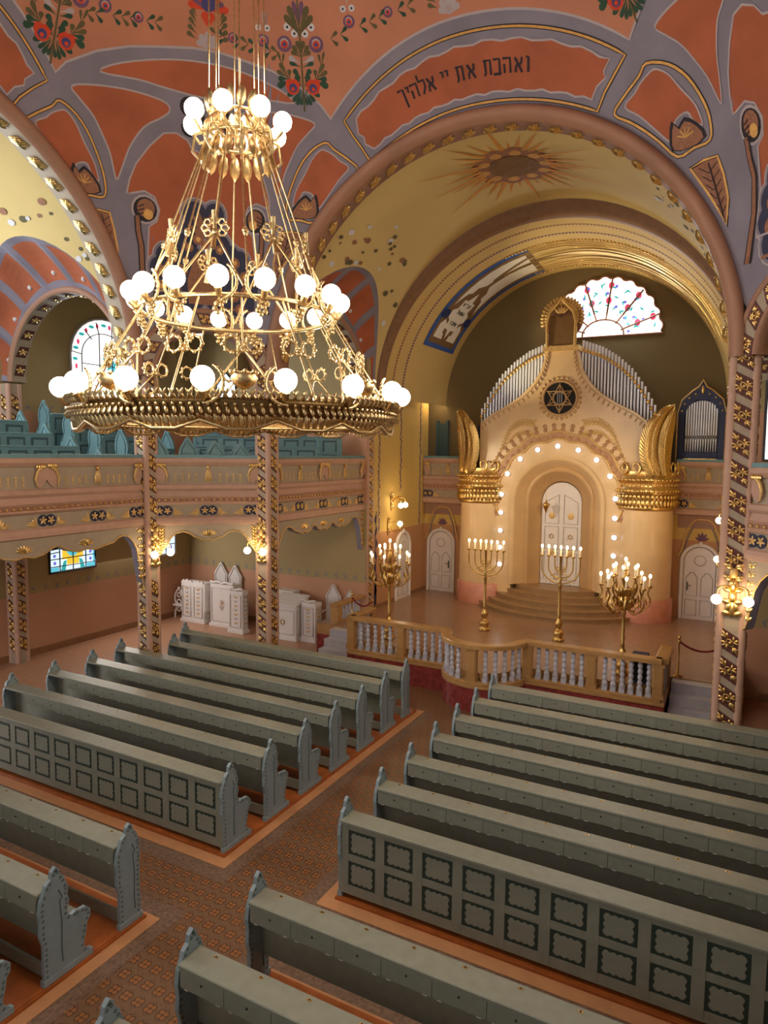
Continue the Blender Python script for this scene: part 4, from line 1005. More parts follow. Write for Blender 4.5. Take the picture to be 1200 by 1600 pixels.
gwin('window_6', lambda u, e, v: (6.4 + u, 10.4 - e, v), [(-.98, 5.4), (.98, 5.4)] + [(.98 * cos(radians(a)), 7.7 + .98 * sin(radians(a))) for a in range(0, 181, 12)], 'glass_bright', [[(-.35, 5.4), (-.35, 8.6)], [(.35, 5.4), (.35, 8.6)], [(-.98, 6.8), (.98, 6.8)]])

# ================================================================ THINGS
# ---------------------------------------------------------------- pews
ENDP = [(-.16, .06), (-.165, .25), (-.16, .42), (-.195, .55), (-.185, .68), (-.2, .8), (-.18, .92), (-.14, 1.0), (-.12, 1.06), (-.06, 1.10), (-.05, 1.17), (0, 1.21), (.04, 1.17), (.045, 1.12), (.095, 1.06), (.11, 1.0), (.14, .93), (.125, .84), (.145, .77), (.12, .68), (.13, .62), (.17, .585), (.22, .60), (.27, .585), (.34, .58), (.40, .52), (.395, .44), (.355, .39), (.34, .28), (.31, .2), (.315, .14), (.36, .09), (.40, .06)]
ENDF = [p for p in ENDP[:21]] + [(.12, .45), (.135, .25), (.13, .06)]
def end_mesh(poly, side):
    # side: +1 when the outer face looks to +x
    b = B(); F = lambda u, v, w: (w, u, v)
    b.prism(poly, F, -.022, .022, 'pew_end_daylit')
    y1 = max(p[0] for p in poly); b.box(-.032, .032, -.175, y1 + .012, 0, .065, 'pew_end_daylit')
    pts = [(y, z) for y, z in poly]; n = len(pts); acc = 0; last = -1
    # painted rings following the edge, and a fine edge line
    for i in range(n - 1):
        (ya, za), (yb, zb) = pts[i], pts[i + 1]; l = hypot(yb - ya, zb - za); k = max(1, round(l / .06))
        for q in range(k):
            t = (q + .5) / k; y, z = ya + (yb - ya) * t, za + (zb - za) * t; ny, nz = (zb - za) / l, -(yb - ya) / l
            cy, cz = y + .026 * ny * -1 if False else y - .026 * (-(ny)) * 0 + 0, z
            # inward normal of a clockwise outline
            cy, cz = y + .028 * (zb - za) / l, z - .028 * (yb - ya) / l
            for x in (-.0235, .0235):
                o_ = disc((cy, cz), .015, 8); i_ = disc((cy, cz), .008, 8)
                b.add([(x, *p) for p in o_] + [(x * 1.02, *p) for p in i_], [(a, (a + 1) % 8, 8 + (a + 1) % 8, 8 + a) for a in range(8)], 'panel_border')
    for x in (-.0235, .0235): b.tube([(x, .02, .95), (x, .06, .86), (x, .03, .82), (x, .05, .6), (x, .04, .3), (x, .05, .15)], .006, 'pew_dark', 4)
    return b
def make_pew(name, label, group, loc, length, sgn, kind, seat_cut=0):
    # the aisle end stands at the local origin; the pew runs towards sgn * x
    t = thing(name, label, 'pew', loc, 0, group); L = length
    X = lambda a, c: tuple(sorted((sgn * a, sgn * c)))
    poly = ENDF if kind == 'front' else ENDP
    e = end_mesh(poly, -sgn).build('end_panel', t, (0, 0, 0)); e2 = e.copy(); COL.objects.link(e2); e2.parent = t; e2.location = (sgn * L, 0, 0)
    x0, x1 = X(.022, L - .022)
    b = B(); b.bev(x0, x1, -.20, .085, .968, 1.0, 'pew_paint', .008); b.build('desk_top', t)
    b = B(); b.box(x0, x1, .03, .075, .3 if kind != 'panel' else .06, .968, 'pew_paint'); b.build('backrest', t)
    b = B(); b.box(x0, x1, -.13, -.10, .06, .2, 'pew_paint'); b.build('footboard', t)
    if kind != 'front':
        xs0, xs1 = X(.022, L - .022 - seat_cut); b = B(); b.bev(xs0, xs1, .075, .40, .41, .445, 'pew_paint', .01); b.build('seat', t)
    n = int((L - .3) / .497)
    if kind == 'panel':
        b = B(); b.box(x0, x1, -.155, .03, .06, .968, 'pew_paint')
        for i in range(n + 1): xs = sgn * (.06 + .497 * i); b.box(xs - .06, xs + .06, -.168, -.1545, .062, .967, 'pew_paint')
        for z0, z1 in ((.06, .18), (.49, .58), (.89, .968)): b.box(x0, x1, -.166, -.154, z0, z1, 'pew_paint')
        b.build('rear_board', t)
        pb = None
        for i in range(n):
            for zc in (.335, .735):
                xc = sgn * (.31 + .497 * i)
                if pb is None:
                    p = B(); hw, hh = .185, .155
                    p.box(-hw, hw, -.008, 0, -hh, hh, 'panel_border')
                    sc_ = []
                    w_, h_ = hw - .045, hh - .045
                    for k in range(8): sc_.append((-w_ + 2 * w_ * k / 8, -h_ - (.012 if k % 2 else -.006)))
                    for k in range(6): sc_.append((w_ + (.012 if k % 2 else -.006), -h_ + 2 * h_ * k / 6))
                    for k in range(8): sc_.append((w_ - 2 * w_ * k / 8, h_ + (.012 if k % 2 else -.006)))
                    for k in range(6): sc_.append((-w_ - (.012 if k % 2 else -.006), h_ - 2 * h_ * k / 6))
                    p.prism(crom(sc_, True, 2), lambda u, v, w: (u, w, v), -.016, -.006, 'pew_paint')
                    pb = p.build('back_panel', t, (xc, -.152, zc))
                else:
                    c = pb.copy(); COL.objects.link(c); c.location = (xc, -.152, zc)
    else:
        dr = pl = None
        for i in range(n):
            xc = sgn * (.29 + .497 * i)
            if dr is None:
                b = B(); b.box(-.246, .246, -.008, .10, -.085, .085, 'pew_paint'); b.ball((0, -.009, .02), .011, 'ink', 7, 5); b.box(-.05, -.008, -.012, 0, .085 * 0 - .085, -.078, 'marble_grey') if False else None
                for q in (-.2, .16): b.box(q, q + .045, -.012, -.004, -.092, -.084, 'white_gray')  # pale strips put in for the light showing through the drawer gaps
                dr = b.build('drawer', t, (xc, -.185, .878))
                b = B(); b.box(-.022, .022, -.012, .012, 0, .003, 'brass'); b.ball((0, 0, .003), .008, 'ink', 6, 4); pl = b.build('number_plate', t, (xc - .03, .03, 1.0))
            else:
                c = dr.copy(); COL.objects.link(c); c.location = (xc, -.185, .878)
                c = pl.copy(); COL.objects.link(c); c.location = (xc - .03, .03, 1.0)
    return t
def place_pew(proto, label, group, loc):
    c = copy_tree(proto); c.location = loc; c['label'] = label; c['group'] = group; return c
ORD = ['', 'second', 'third', 'fourth', 'fifth', 'sixth']
PP = .91494
gl, gr = 'pews left of the aisle, far block', 'pews right of the aisle, far block'
make_pew('church_pew', 'grey-green pew with a panelled back, nearest of the far block left of the aisle', gl, (-.94, 0, 0), 6.16, -1, 'panel')
pl_ = make_pew('church_pew', 'pew left of the aisle, directly ahead of the panelled-back pew', gl, (-.94, PP, 0), 6.16, -1, 'full')
for i, w in ((2, 'third pew from the panelled-back one in the far left block'), (3, 'fourth pew from the panelled-back one in the far left block')):
    place_pew(pl_, 'grey-green ' + w, gl, (-.94, PP * i, 0))
make_pew('church_pew', 'grey-green fifth pew from the panelled-back one in the far left block', gl, (-.94, PP * 4, 0), 6.34, -1, 'full', .72)
make_pew('church_pew', 'grey-green pew just behind the armless front desk in the far left block', gl, (-.94, PP * 5, 0), 5.62, -1, 'full')
make_pew('pew_desk', 'armless front desk of the far left block, nearest the platform balustrade', gl, (-.94, PP * 6, 0), 6.16, -1, 'front')
make_pew('church_pew', 'grey-green pew with a panelled back, nearest of the far block right of the aisle', gr, (.94, 0, 0), 5.7, 1, 'panel')
pr_ = make_pew('church_pew', 'pew right of the aisle, directly ahead of the panelled-back pew', gr, (.94, PP, 0), 5.7, 1, 'full')
for i, w in ((2, 'third pew from the panelled-back one in the far right block'), (3, 'fourth pew from the panelled-back one in the far right block'), (4, 'fifth pew from the panelled-back one in the far right block')):
    place_pew(pr_, 'grey-green ' + w, gr, (.94, PP * i, 0))
place_pew(pr_, 'grey-green pew just behind the armless front desk in the far right block', gr, (.94, PP * 5, 0))
make_pew('pew_desk', 'armless front desk of the far right block, just before the bowed red wall', gr, (.94, PP * 6, 0), 5.7, 1, 'front')
gnl, gnr = 'pews of the near block left of the aisle', 'pews of the near block right of the aisle'
YA = -1.754
make_pew('pew_desk', 'armless front desk of the near left block, beside the cross aisle', gnl, (-.94, YA, 0), 6.0, -1, 'front')
pn = place_pew(pl_, 'pew with a scrolled arm end, second row of the near left block', gnl, (-.94, YA - .955, 0))
place_pew(pl_, 'pew at the left edge, only its arm scroll showing, third of the near left block', gnl, (-.94, YA - .955 - PP, 0))
place_pew(pl_, 'pew in the bottom left corner, last sliver of the near left block', gnl, (-.94, YA - .955 - 2 * PP, 0))
make_pew('pew_desk', 'armless front desk of the near right block, beside the cross aisle', gnr, (.94, YA, 0), 5.7, 1, 'front')
place_pew(pr_, 'dark grey-green pew, second row of the near right block', gnr, (.94, YA - .955, 0))
place_pew(pr_, 'pew cut off by the bottom edge, third row of the near right block', gnr, (.94, YA - .955 - PP, 0))

# ---------------------------------------------------------------- balustrade of the platform
def baluster_mesh():
    b = B(); b.box(-.055, .055, -.055, .055, 0, .09, 'marble_grey')
    pr = [(.05, .09), (.055, .11), (.058, .16), (.035, .2)]
    z = .2
    for k in range(4): pr += [(.03, z), (.046, z + .035), (.05, z + .06), (.046, z + .085), (.03, z + .115)]; z += .118
    pr += [(.04, z), (.045, .70), (.045, .72)]
    b.lathe(pr, 'marble_grey', seg=10); return b
bal = thing('balustrade', 'yellow marble balustrade with grey spiral balusters and a bowed middle, around the platform', 'balustrade', (0, 0, ZF - .205))
zb = .0
def rail(path, name, h0, h1, wd, m):
    b = B(); o = off(path, wd); i = off(path, -wd); n = len(path)
    ring = lambda k: [(*o[k], h0), (*o[k], h1 - .015), (o[k][0] * .9 + i[k][0] * .1, o[k][1] * .9 + i[k][1] * .1, h1), (o[k][0] * .1 + i[k][0] * .9, o[k][1] * .1 + i[k][1] * .9, h1), (*i[k], h1 - .015), (*i[k], h0)]
    b.rings([ring(k) for k in range(n)], m, True, False); return b.build(name, bal)
path = [(XP0 + .0, 8.45), (XP0, 7.42)] ; 
P1 = [(XP0 + .06, 7.42), (BC[0] - BR + .03, 7.42)] + [(BC[0] + (BR - .07) * cos(radians(a)), BC[1] + (BR - .07) * sin(radians(a))) for a in range(190, 351, 8)] + [(BC[0] + BR - .03, 7.42), (XP1 - .06, 7.42)]
for pth in ([(XP0 + .08, 8.5), (XP0 + .08, 7.42)], P1, [(XP1 - .08, 7.42), (XP1 - .08, 8.5)]):
    rail(pth, 'plinth_rail', 0, .06, .10, 'marble_yellow'); rail(pth, 'handrail', .785, .88, .13, 'marble_yellow')
bm = None
def put_bal(x, y):
    global bm
    if bm is None: bm = baluster_mesh().build('baluster', bal, (x, y, .06))
    else:
        c = bm.copy(); COL.objects.link(c); c.location = (x, y, .06)
def ped(x, y, a=0):
    b = B(); b.bev(-.10, .10, -.09, .09, .06, .785, 'marble_yellow', .02); b.box(-.115, .115, -.10, .10, .06, .15, 'marble_yellow'); b.box(-.115, .115, -.10, .10, .72, .785, 'marble_yellow')
    o = b.build('pedestal', bal, (x, y, 0)); o.rotation_euler.z = a
for x in (XP0 + .1, -2.02, XP1 - .12): ped(x, 7.42)
ped(2.45, 7.42); ped(BC[0] + .02, BC[1] - BR + .08); ped(BC[0] + BR + .03, 7.42)
for x in [XP0 + .36 + .205 * k for k in range(6)] + [-1.76 + .19 * k for k in range(5)]: put_bal(x, 7.42)
for x in [1.32 + .185 * k for k in range(6)] + [2.72 + .172 * k for k in range(6)]: put_bal(x, 7.42)
for a in (192, 206, 220, 234, 248, 290, 304, 318, 332, 346): put_bal(BC[0] + (BR - .08) * cos(radians(a)), BC[1] + (BR - .08) * sin(radians(a)))
for k in range(4):
    put_bal(XP0 + .08, 7.66 + .2 * k); put_bal(XP1 - .08, 7.66 + .2 * k)
ped(XP0 + .08, 8.45, pi / 2); ped(XP1 - .08, 8.45, pi / 2)
bal2 = thing('balustrade', 'short marble balustrade left of the platform, behind the red rope', 'balustrade', (-4.78, 8.75, ZF)); bal2.scale = (1, 1, .6)
b = B(); b.bev(-.14, .14, 0, 1.6, .78, .9, 'marble_yellow', .02); b.build('handrail', bal2); b = B(); b.bev(-.11, .11, 0, 1.6, 0, .08, 'marble_yellow', .01); b.build('plinth_rail', bal2)
for k in range(6):
    c = bm.copy(); COL.objects.link(c); c.parent = bal2; c.location = (0, .36 + .2 * k, .08)
b = B(); b.bev(-.13, .13, .02, .26, .08, .78, 'marble_yellow', .02); b.build('pedestal', bal2)

# ---------------------------------------------------------------- the ark
YF = 13.4
ark = thing('torah_ark', 'tall tan marble ark with an onion-shaped gable, gold winged capitals and white doors', 'ark', (XC - .03, YF, ZF))
ZL = 1.45 - ZF
A_ = lambda u, w, z: (u, w, z - ZF)
# curved flight of steps
for k in range(5):
    R = 2.75 - .27 * k; cy = 1.3
    pts = [(R * cos(radians(a)), cy + R * sin(radians(a))) for a in range(205, 336, 5)]
    pts = [(x, y) for x, y in pts if y < .3]; pts = [(pts[0][0], .6)] + pts + [(pts[-1][0], .6)]
    b = B(); b.prism(pts, lambda u, v, w: (u, v, w), .14 * k, .14 * k + .10, 'step_brown')
    pts2 = [(x * 1.012, y * 1.012 if y < 0 else y) for x, y in pts]; b.prism(pts2, lambda u, v, w: (u, v, w), .14 * k + .10, .14 * (k + 1), 'step_brown')
    b.build('step', ark)
HN, SN = 1.36, 4.03    # niche half width and springing height
gab = [(2.45, 6.43), (2.1, 6.7), (1.62, 6.95), (1.2, 7.22), (.83, 7.57), (.6, 7.95), (.5, 8.3), (.46, 8.62)]
right = [(u, z) for u, z in gab]
outer = [(HN, ZF + .3), (2.45, ZF + .3)] + gab + [(-u, z) for u, z in gab[::-1]] + [(-2.45, ZF + .3), (-HN, ZF + .3)] + [(HN * cos(radians(a)), SN + HN * sin(radians(a))) for a in range(180, -1, -6)]
b = B(); b.prism(outer, lambda u, v, w: A_(u, w, v), 0, .35, 'marble_tan'); b.build('facade', ark)
# stepped niche
b = B(); n = 40
def hoop(r, y, zsp=SN, top=0):
    return [A_(r, y, 1.45)] + [A_(r * cos(pi * i / n), y, zsp + r * sin(pi * i / n)) for i in range(n + 1)] + [A_(-r, y, 1.45)]
b.rings([hoop(1.40, -.05), hoop(1.30, -.06), hoop(1.26, .0), hoop(1.05, .32)], 'marble_tan', False, True, False)
b.rings([hoop(1.05, .32), hoop(1.0, .28), hoop(.93, .30), hoop(.90, .36), hoop(.64, .60)], 'marble_tan_dark', False, True, False); b.rings([hoop(.64, .6), hoop(.60, .75)], 'marble_tan_dark', False, True, False)
b.build('niche', ark)
for sg in (-1, 1):
    b = B(); ol = [(0, 1.45), (sg * .61, 1.45)] + [(sg * .61 * cos(pi * i / 24), SN - .02 + .61 * sin(pi * i / 24)) for i in range(13)]
    b.prism(ol, lambda u, v, w: A_(u, w, v), .68, .74, 'white_paint'); d_ = b.build('ark_door', ark)
    p = B()
    for z0, z1 in ((1.6, 2.45), (2.55, 3.25), (3.35, 4.25)):
        x0, x1 = sg * .08, sg * .5
        p.tube([A_(x0, .675, z0), A_(x1, .675, z0), A_(x1, .675, z1 - (.25 if z1 > 4 else 0)), A_(x0, .675, z1)], .016, 'white_gray', 4, True)
    for z in (2.95,):
        for f in (1, -1): p.tube([A_(sg * .29 + .09 * cos(radians(90 * f + 120 * k)), .67, z + .09 * sin(radians(90 * f + 120 * k))) for k in range(3)], .012, 'dull_gold', 4, True)
    for z in (3.5, 2.35):
        for q in range(6): p.lobe(A_(sg * .29, .672, z), A_(sg * .29 + .1 * cos(q), .672, z + .12 + .1 * sin(q)), .04, .02, (0, -1, 0), 'dull_gold')
    p.build('door_carving', d_)
b = B(); b.tube([A_(.05, .68, 2.55), A_(.05, .64, 2.5), A_(.05, .64, 2.35)], .014, 'lead', 5); b.build('door_handle', ark)
# raised frieze with discs around the ring of bulbs
fr = B(); pts_o, pts_i = [], []
for i in range(61):
    a = radians(-14 + 208 * i / 60); lobe = .09 * abs(sin(pi * 9 * i / 60)); e = max(0, -sin(a))
    pts_o.append((( 2.02 + lobe) * cos(a), SN + (2.05 + lobe) * sin(a))); pts_i.append(((1.80 + lobe * .9) * cos(a), SN + (1.83 + lobe * .9) * sin(a)))
fr.rings([[A_(*(p[0], -.03, p[1])) for p in (q,)][0:1] + [A_(p2[0], -.03, p2[1])] for q, p2 in zip(pts_o, pts_i)], 'frieze_stone', False, False, False)
fr.tube([A_(x, -.02, z) for x, z in pts_o], .03, 'dull_gold', 6); fr.tube([A_(x, -.02, z) for x, z in pts_i], .035, 'dull_gold', 6)
for i in range(1, 60, 2):
    a = radians(-14 + 208 * i / 60); 
    for r in (1.93, 2.17, 2.29): fr.ball(A_(r * cos(a), -.03, SN + r * 1.01 * sin(a)), (.06, .03, .06), 'frieze_stone', 8, 5)
fr.build('scalloped_frieze', ark)
bulbs = [(1.70, 2.05), (1.70, 2.58), (1.70, 3.11), (1.70, 3.67), (1.69, 4.23), (1.52, 4.87), (1.13, 5.33), (.6, 5.61)]
bb = None
for u, z in [(s * u, z) for u, z in bulbs for s in (-1, 1)] + [(0, 5.72)]:
    if bb is None:
        b = B(); b.ball((0, -.055, 0), .072, 'ark_bulb', 10, 7); b.lathe([(.085, 0), (.07, .03)], 'brass', seg=10, ax=lambda x, y, z_: (x, -z_, y)); bb = b.build('light_bulb', ark, A_(u, 0, z))
    else: c = bb.copy(); COL.objects.link(c); c.location = A_(u, 0, z)
# round window with the six-pointed star
b = B(); cz = 7.13
b.prism(disc((0, cz), .46, 24), lambda u, v, w: A_(u, w, v), -.012, 0, 'dark')
for f in (1, -1): b.tube([A_(.40 * cos(radians(90 * f + 120 * k)), -.03, cz + .40 * sin(radians(90 * f + 120 * k))) for k in range(3)], .035, 'marble_tan_dark', 5, True)
for k in range(6): b.tube([A_(.2 * cos(radians(30 + 60 * k)), -.02, cz + .2 * sin(radians(30 + 60 * k))), A_(.44 * cos(radians(30 + 60 * k)), -.02, cz + .44 * sin(radians(30 + 60 * k)))], .02, 'marble_tan_dark', 4)
b.tube([A_(.19 * cos(2 * pi * k / 16), -.03, cz + .19 * sin(2 * pi * k / 16)) for k in range(16)], .025, 'marble_tan_dark', 5, True)
for r in (-.06, 0, .06): b.tube([A_(r, -.025, cz - .15), A_(r, -.025, cz + .15)], .01, 'steel_pipe', 4)
b.build('star_window', ark)
b = B(); b.tube([A_(.50 * cos(2 * pi * k / 28), -.01, cz + .50 * sin(2 * pi * k / 28)) for k in range(28)], .04, 'marble_tan_dark', 6, True)
for k in range(26): b.ball(A_(.60 * cos(2 * pi * k / 26), -.005, cz + .60 * sin(2 * pi * k / 26)), (.05, .025, .05), 'dull_gold' if k % 2 else 'marble_tan_dark', 6, 4)
b.build('star_window_frame', ark)
# gilded palm fronds
for sg in (-1, 1):
    b = B()
    for pts, w in (([(2.15, 4.9), (1.75, 5.6), (1.5, 6.15), (1.15, 6.42), (.75, 6.4)], .12), ([(1.6, 5.75), (1.3, 6.05), (.95, 6.12), (.62, 5.98)], .10)):
        sp = crom(pts, False, 6); n = len(sp); b.tube([A_(sg * x, -.02, z) for x, z in sp], .02, 'dull_gold', 5)
        for i in range(3, n):
            x, z = sp[i]; x0, z0 = sp[i - 1]; dx, dz = x - x0, z - z0; l = hypot(dx, dz) or 1; wi = w * min(1, .3 + i / n)
            for q in (-1, 1): b.lobe(A_(sg * x, -.012, z), A_(sg * (x + (dx / l * .6 - q * dz / l) * wi), -.012, z + (dz / l * .6 + q * dx / l) * wi), .025, .02, (0, -1, 0), 'dull_gold')
    b.build('palm_frond', ark)
# little tulips along the gable edge
b = B()
for sg in (-1, 1):
    ed = crom(gab, False, 3); b.tube([A_(sg * (x - .06), -.004, z - .05) for x, z in ed], .012, 'marble_tan_dark', 4)
    for i in range(0, len(ed), 1):
        x, z = ed[i]; b.lobe(A_(sg * (x - .05), -.012, z - .07), A_(sg * (x - .12), -.012, z - .2), .03, .02, (0, -1, 0), 'marble_tan_dark')
b.build('tulip_border', ark)
# crowning tablet with a feathered halo
b = B(); tb = [(-.36, 8.62), (.36, 8.62), (.36, 9.35), (.3, 9.5), (.12, 9.5), (0, 9.42), (-.12, 9.5), (-.3, 9.5), (-.36, 9.35)]
b.prism(tb, lambda u, v, w: A_(u, w, v), -.1, .25, 'barrel_brown'); b.prism([(-.52, 8.5), (.52, 8.5), (.52, 8.64), (-.52, 8.64)], lambda u, v, w: A_(u, w, v), -.12, .3, 'dull_gold')
for sg in (-1, 1): b.tube([A_(sg * .40, -.1, 8.6), A_(sg * .42, -.12, 9.3), A_(sg * .34, -.12, 9.6), A_(sg * .1, -.12, 9.85), A_(0, -.12, 9.98)], .05, 'dull_gold', 6)
for ring_, (r0, r1) in enumerate(((.36, .52), (.48, .66))):
    for k in range(22):
        a = radians(-15 + 210 * k / 21); b.lobe(A_(r0 * cos(a), -.08 + .05 * ring_, 9.42 + r0 * sin(a)), A_(r1 * cos(a), -.08 + .05 * ring_, 9.42 + r1 * sin(a)), .05, .05, (0, -1, 0), 'dull_gold')
b.prism(disc((0, 9.42), .6, 24), lambda u, v, w: A_(u, w, v), .0, .1, 'motif_brown')
for q in range(-2, 3): b.lobe(A_(q * .03, -.13, 9.55), A_(q * .1, -.13, 9.82 - abs(q) * .05), .04, .04, (0, -1, 0), 'dull_gold')
b.build('crowning_tablet', ark)
# side pylons with gold capitals and winged leaves
for sg in (-1, 1):
    cx, r = sg * 2.42, .80
    b = B(); b.lathe([(r + .06, 0), (r + .06, .62), (r + .02, .66)], 'marble_pink', (cx, .55, 0), 32); b.lathe([(r, .66), (r - .02, 3.2)], 'marble_tan', (cx, .55, 0), 32); b.build('pylon', ark)
    c = B(); zc = 3.18
    c.lathe([(r, zc), (r + .06, zc + .03), (r + .04, zc + .1), (r + .05, zc + .45), (r + .1, zc + .5), (r + .1, zc + .6), (r + .03, zc + .65), (r + .03, zc + .78), (r + .08, zc + .82), (r + .08, zc + .9), (r + .02, zc + .95), (r + .02, zc + 1.1)], 'gold', (cx, .55, 0), 36)
    for k in range(26):
        a = radians(170 + 200 * k / 25); rad = lambda q: (cx + q * cos(a), .55 + q * sin(a)); nrm = (cos(a), sin(a), 0)
        x, y = rad(r + .06); tx, ty = rad(r + .08)
        for h0, h1, w_ in ((.08, .32, .055), (.30, .46, .05)): c.lobe((x, y, zc + h0), (tx, ty, zc + h1), w_, .05, nrm, 'gold')
        c.ball((*rad(r + .11), zc + .55), .045, 'gold', 6, 4); c.ball((*rad(r + .10), zc + .86), .045, 'gold', 6, 4); c.ball((*rad(r + .05), zc + .72), .04, 'dull_gold', 6, 4)
    for k in range(8):
        a = radians(185 + 170 * k / 7); x, y = cx + (r + .05) * cos(a), .55 + (r + .05) * sin(a); t_ = Vector((-sin(a), cos(a), 0)); o_ = Vector((x, y, zc + 1.12))
        c.tube([tuple(o_ + t_ * (.13 * cos(q) * (1 - q / 9)) + Vector((0, 0, .17 * sin(q) * (1 - q / 9) + .08))) for q in [radians(-90 + 45 * j) for j in range(8)]], [.04, .04, .038, .035, .03, .028, .025, .02], 'gold', 6)
    c.build('gilded_capital', ark)
    w = B()
    # three overlapping feathers curving outwards
    fe = [([(.25, 1.05), (-.02, 1.5), (-.05, 2.1), (.25, 2.65), (.72, 2.98)], .30), ([(.0, 1.05), (-.3, 1.5), (-.32, 2.0), (-.1, 2.45), (.2, 2.7)], .27), ([(.5, 1.05), (.42, 1.6), (.45, 2.1), (.6, 2.55), (.74, 2.92)], .26)]
    for fi, (pts, wd) in enumerate(fe):
        sp = crom(pts, False, 6); n = len(sp); row = []
        for i, (x, z) in enumerate(sp):
            t = i / (n - 1); ww = wd * (sin(pi * min(1, .12 + t * .9)) ** .7 if t < .98 else .05); j = min(i + 1, n - 1); k0 = max(i - 1, 0); dx, dz = sp[j][0] - sp[k0][0], sp[j][1] - sp[k0][1]; l = hypot(dx, dz)
            nx, nz = dz / l, -dx / l; yy = lambda xx: .55 - sqrt(max(.05, (r + .06 + .03 * fi) ** 2 - min(abs(xx), .72) ** 2))
            row.append([(cx + sg * ((x + nx * ww * q) * .62 + .29), yy((x + nx * ww * q) * .62 + .29) - .06 * (1 - abs(q)) - .1 * t, zc + z - .05 + nz * ww * q) for q in (-1, -.5, 0, .5, 1)])
        w.rings(row, 'gold', False, True, False)
        w.tube([rw[2] for rw in row], .022, 'gold', 5)
        for i in range(1, n - 1):
            for q in (-1, 1): w.tube([row[i][2], tuple(Vector(row[min(i + 1, n - 1)][2 + q]) + Vector((0, -.015, 0))), tuple(Vector(row[min(i + 2, n - 1)][2 + 2 * q]))], .016, 'gold', 4)
    w.build('winged_leaf', ark)

# ---------------------------------------------------------------- organ pipes and case
def pipe(parent, x, y, z0, z1, r, m='steel_pipe', name='organ_pipe'):
    b = B(); b.lathe([(r * .4, z0), (r, z0 + min(.35, (z1 - z0) * .3)), (r, z1)], m, (x, y, 0), 10); b.box(x - r * .5, x + r * .5, y - r * 1.05, y - r * .5, z0 + .36, z0 + .46, 'lead'); return b.build(name, parent)
org = thing('pipe_organ', 'fan of silver organ pipes rising behind the ark gable, with a gold band', 'organ', (XC - .03, 13.95, 4.3))
for sg in (-1, 1):
    top = [(.47, 8.86), (1.1, 8.62), (1.55, 8.32), (1.95, 7.95), (2.3, 7.45), (2.62, 6.85)]; low = [(.46, 8.0), (.6, 7.7), (.83, 7.35), (1.2, 7.0), (1.62, 6.75), (2.1, 6.5), (2.62, 6.1)]
    def itp(tb, x):
        for (xa, za), (xb, zb_) in zip(tb, tb[1:]):
            if xa <= x <= xb: return za + (zb_ - za) * (x - xa) / (xb - xa)
        return tb[-1][1]
    for k in range(23):
        x = .52 + .094 * k; pipe(org, sg * x, -.05, itp(low, x) - .4 - 4.3, itp(top, x) - 4.3, .036)
    b = B(); pth = []
    for k in range(24): x = .47 + .094 * k; pth.append((sg * x, -.11, itp(top, x) - .28 - 4.3))
    for k in range(23): b.ball(((pth[k][0] + pth[k + 1][0]) / 2, -.11, (pth[k][2] + pth[k + 1][2]) / 2), (.05, .03, .07), 'gold', 7, 5)
    b.build('gold_band', org)
    b = B(); ol = [(.44, 8.5)] + [(x, z) for x, z in low] + [(2.75, 5.9), (2.75, 6.3)] + [(x, z - .28) for x, z in top[::-1]]
    b.prism(ol, lambda u, v, w_: (sg * u, w_, v - 4.3), .02, .10, 'organ_blue'); b.tube([(sg * x, -.02, z + .02 - 4.3) for x, z in [(x, itp(low, x) + .05) for x in [.47 + .1 * k for k in range(22)]]], .05, 'organ_blue', 6)
    b.build('blue_case_panel', org)
b = B(); b.box(-2.6, 2.6, .5, .8, 0, 1.5, 'organ_blue'); b.build('organ_base', org)
oc = thing('organ_case', 'small blue organ case with silver pipes, in the loft right of the ark', 'organ', (3.88, 14.62, 4.3)); oc.scale = (.86, 1, 1)
cs = [(-.72, 0), (.72, 0), (.72, 2.4), (.6, 2.75), (.3, 3.0), (.12, 3.1), (0, 3.28), (-.12, 3.1), (-.3, 3.0), (-.6, 2.75), (-.72, 2.4)]
b = B(); b.prism(cs, lambda u, v, w: (u, w, v), .12, .3, 'organ_blue')
inn = [(-.52, 1.35), (.52, 1.35), (.52, 2.35), (.42, 2.6), (.2, 2.78), (-.2, 2.78), (-.42, 2.6), (-.52, 2.35)]
fr_o = [(-.72, 0), (-.52, 0), (-.52, 2.35), (-.42, 2.6), (-.2, 2.78), (.2, 2.78), (.42, 2.6), (.52, 2.35), (.52, 0), (.72, 0)] + cs[2:]
b.prism(fr_o, lambda u, v, w: (u, w, v), 0, .12, 'organ_blue'); b.box(-.52, .52, -.02, .12, 0, 1.3, 'organ_blue'); b.box(-.5, .5, -.04, 0, 1.05, 1.1, 'brass'); b.build('case_body', oc)
b = B(); b.tube([(u, 0, z) for u, z in [(-.74, 0)] + [(-.74, 2.4), (-.62, 2.78), (-.3, 3.04), (-.12, 3.14), (0, 3.33), (.12, 3.14), (.3, 3.04), (.62, 2.78), (.74, 2.4), (.74, 0)]], .025, 'dull_gold', 5)
for k in range(9): a = radians(10 + 160 * k / 8); b.ball((.62 * cos(a), -.01, 2.35 + .62 * sin(a)), .035, 'gold', 6, 4)
b.ball((0, -.01, 3.05), (.06, .03, .12), 'gold', 7, 5); b.build('gilded_trim', oc)
for k in range(13):
    x = -.46 + .0767 * k; pipe(oc, x, .05, 1.3, 2.35 + .4 * sqrt(1 - (x / .52) ** 2), .032)

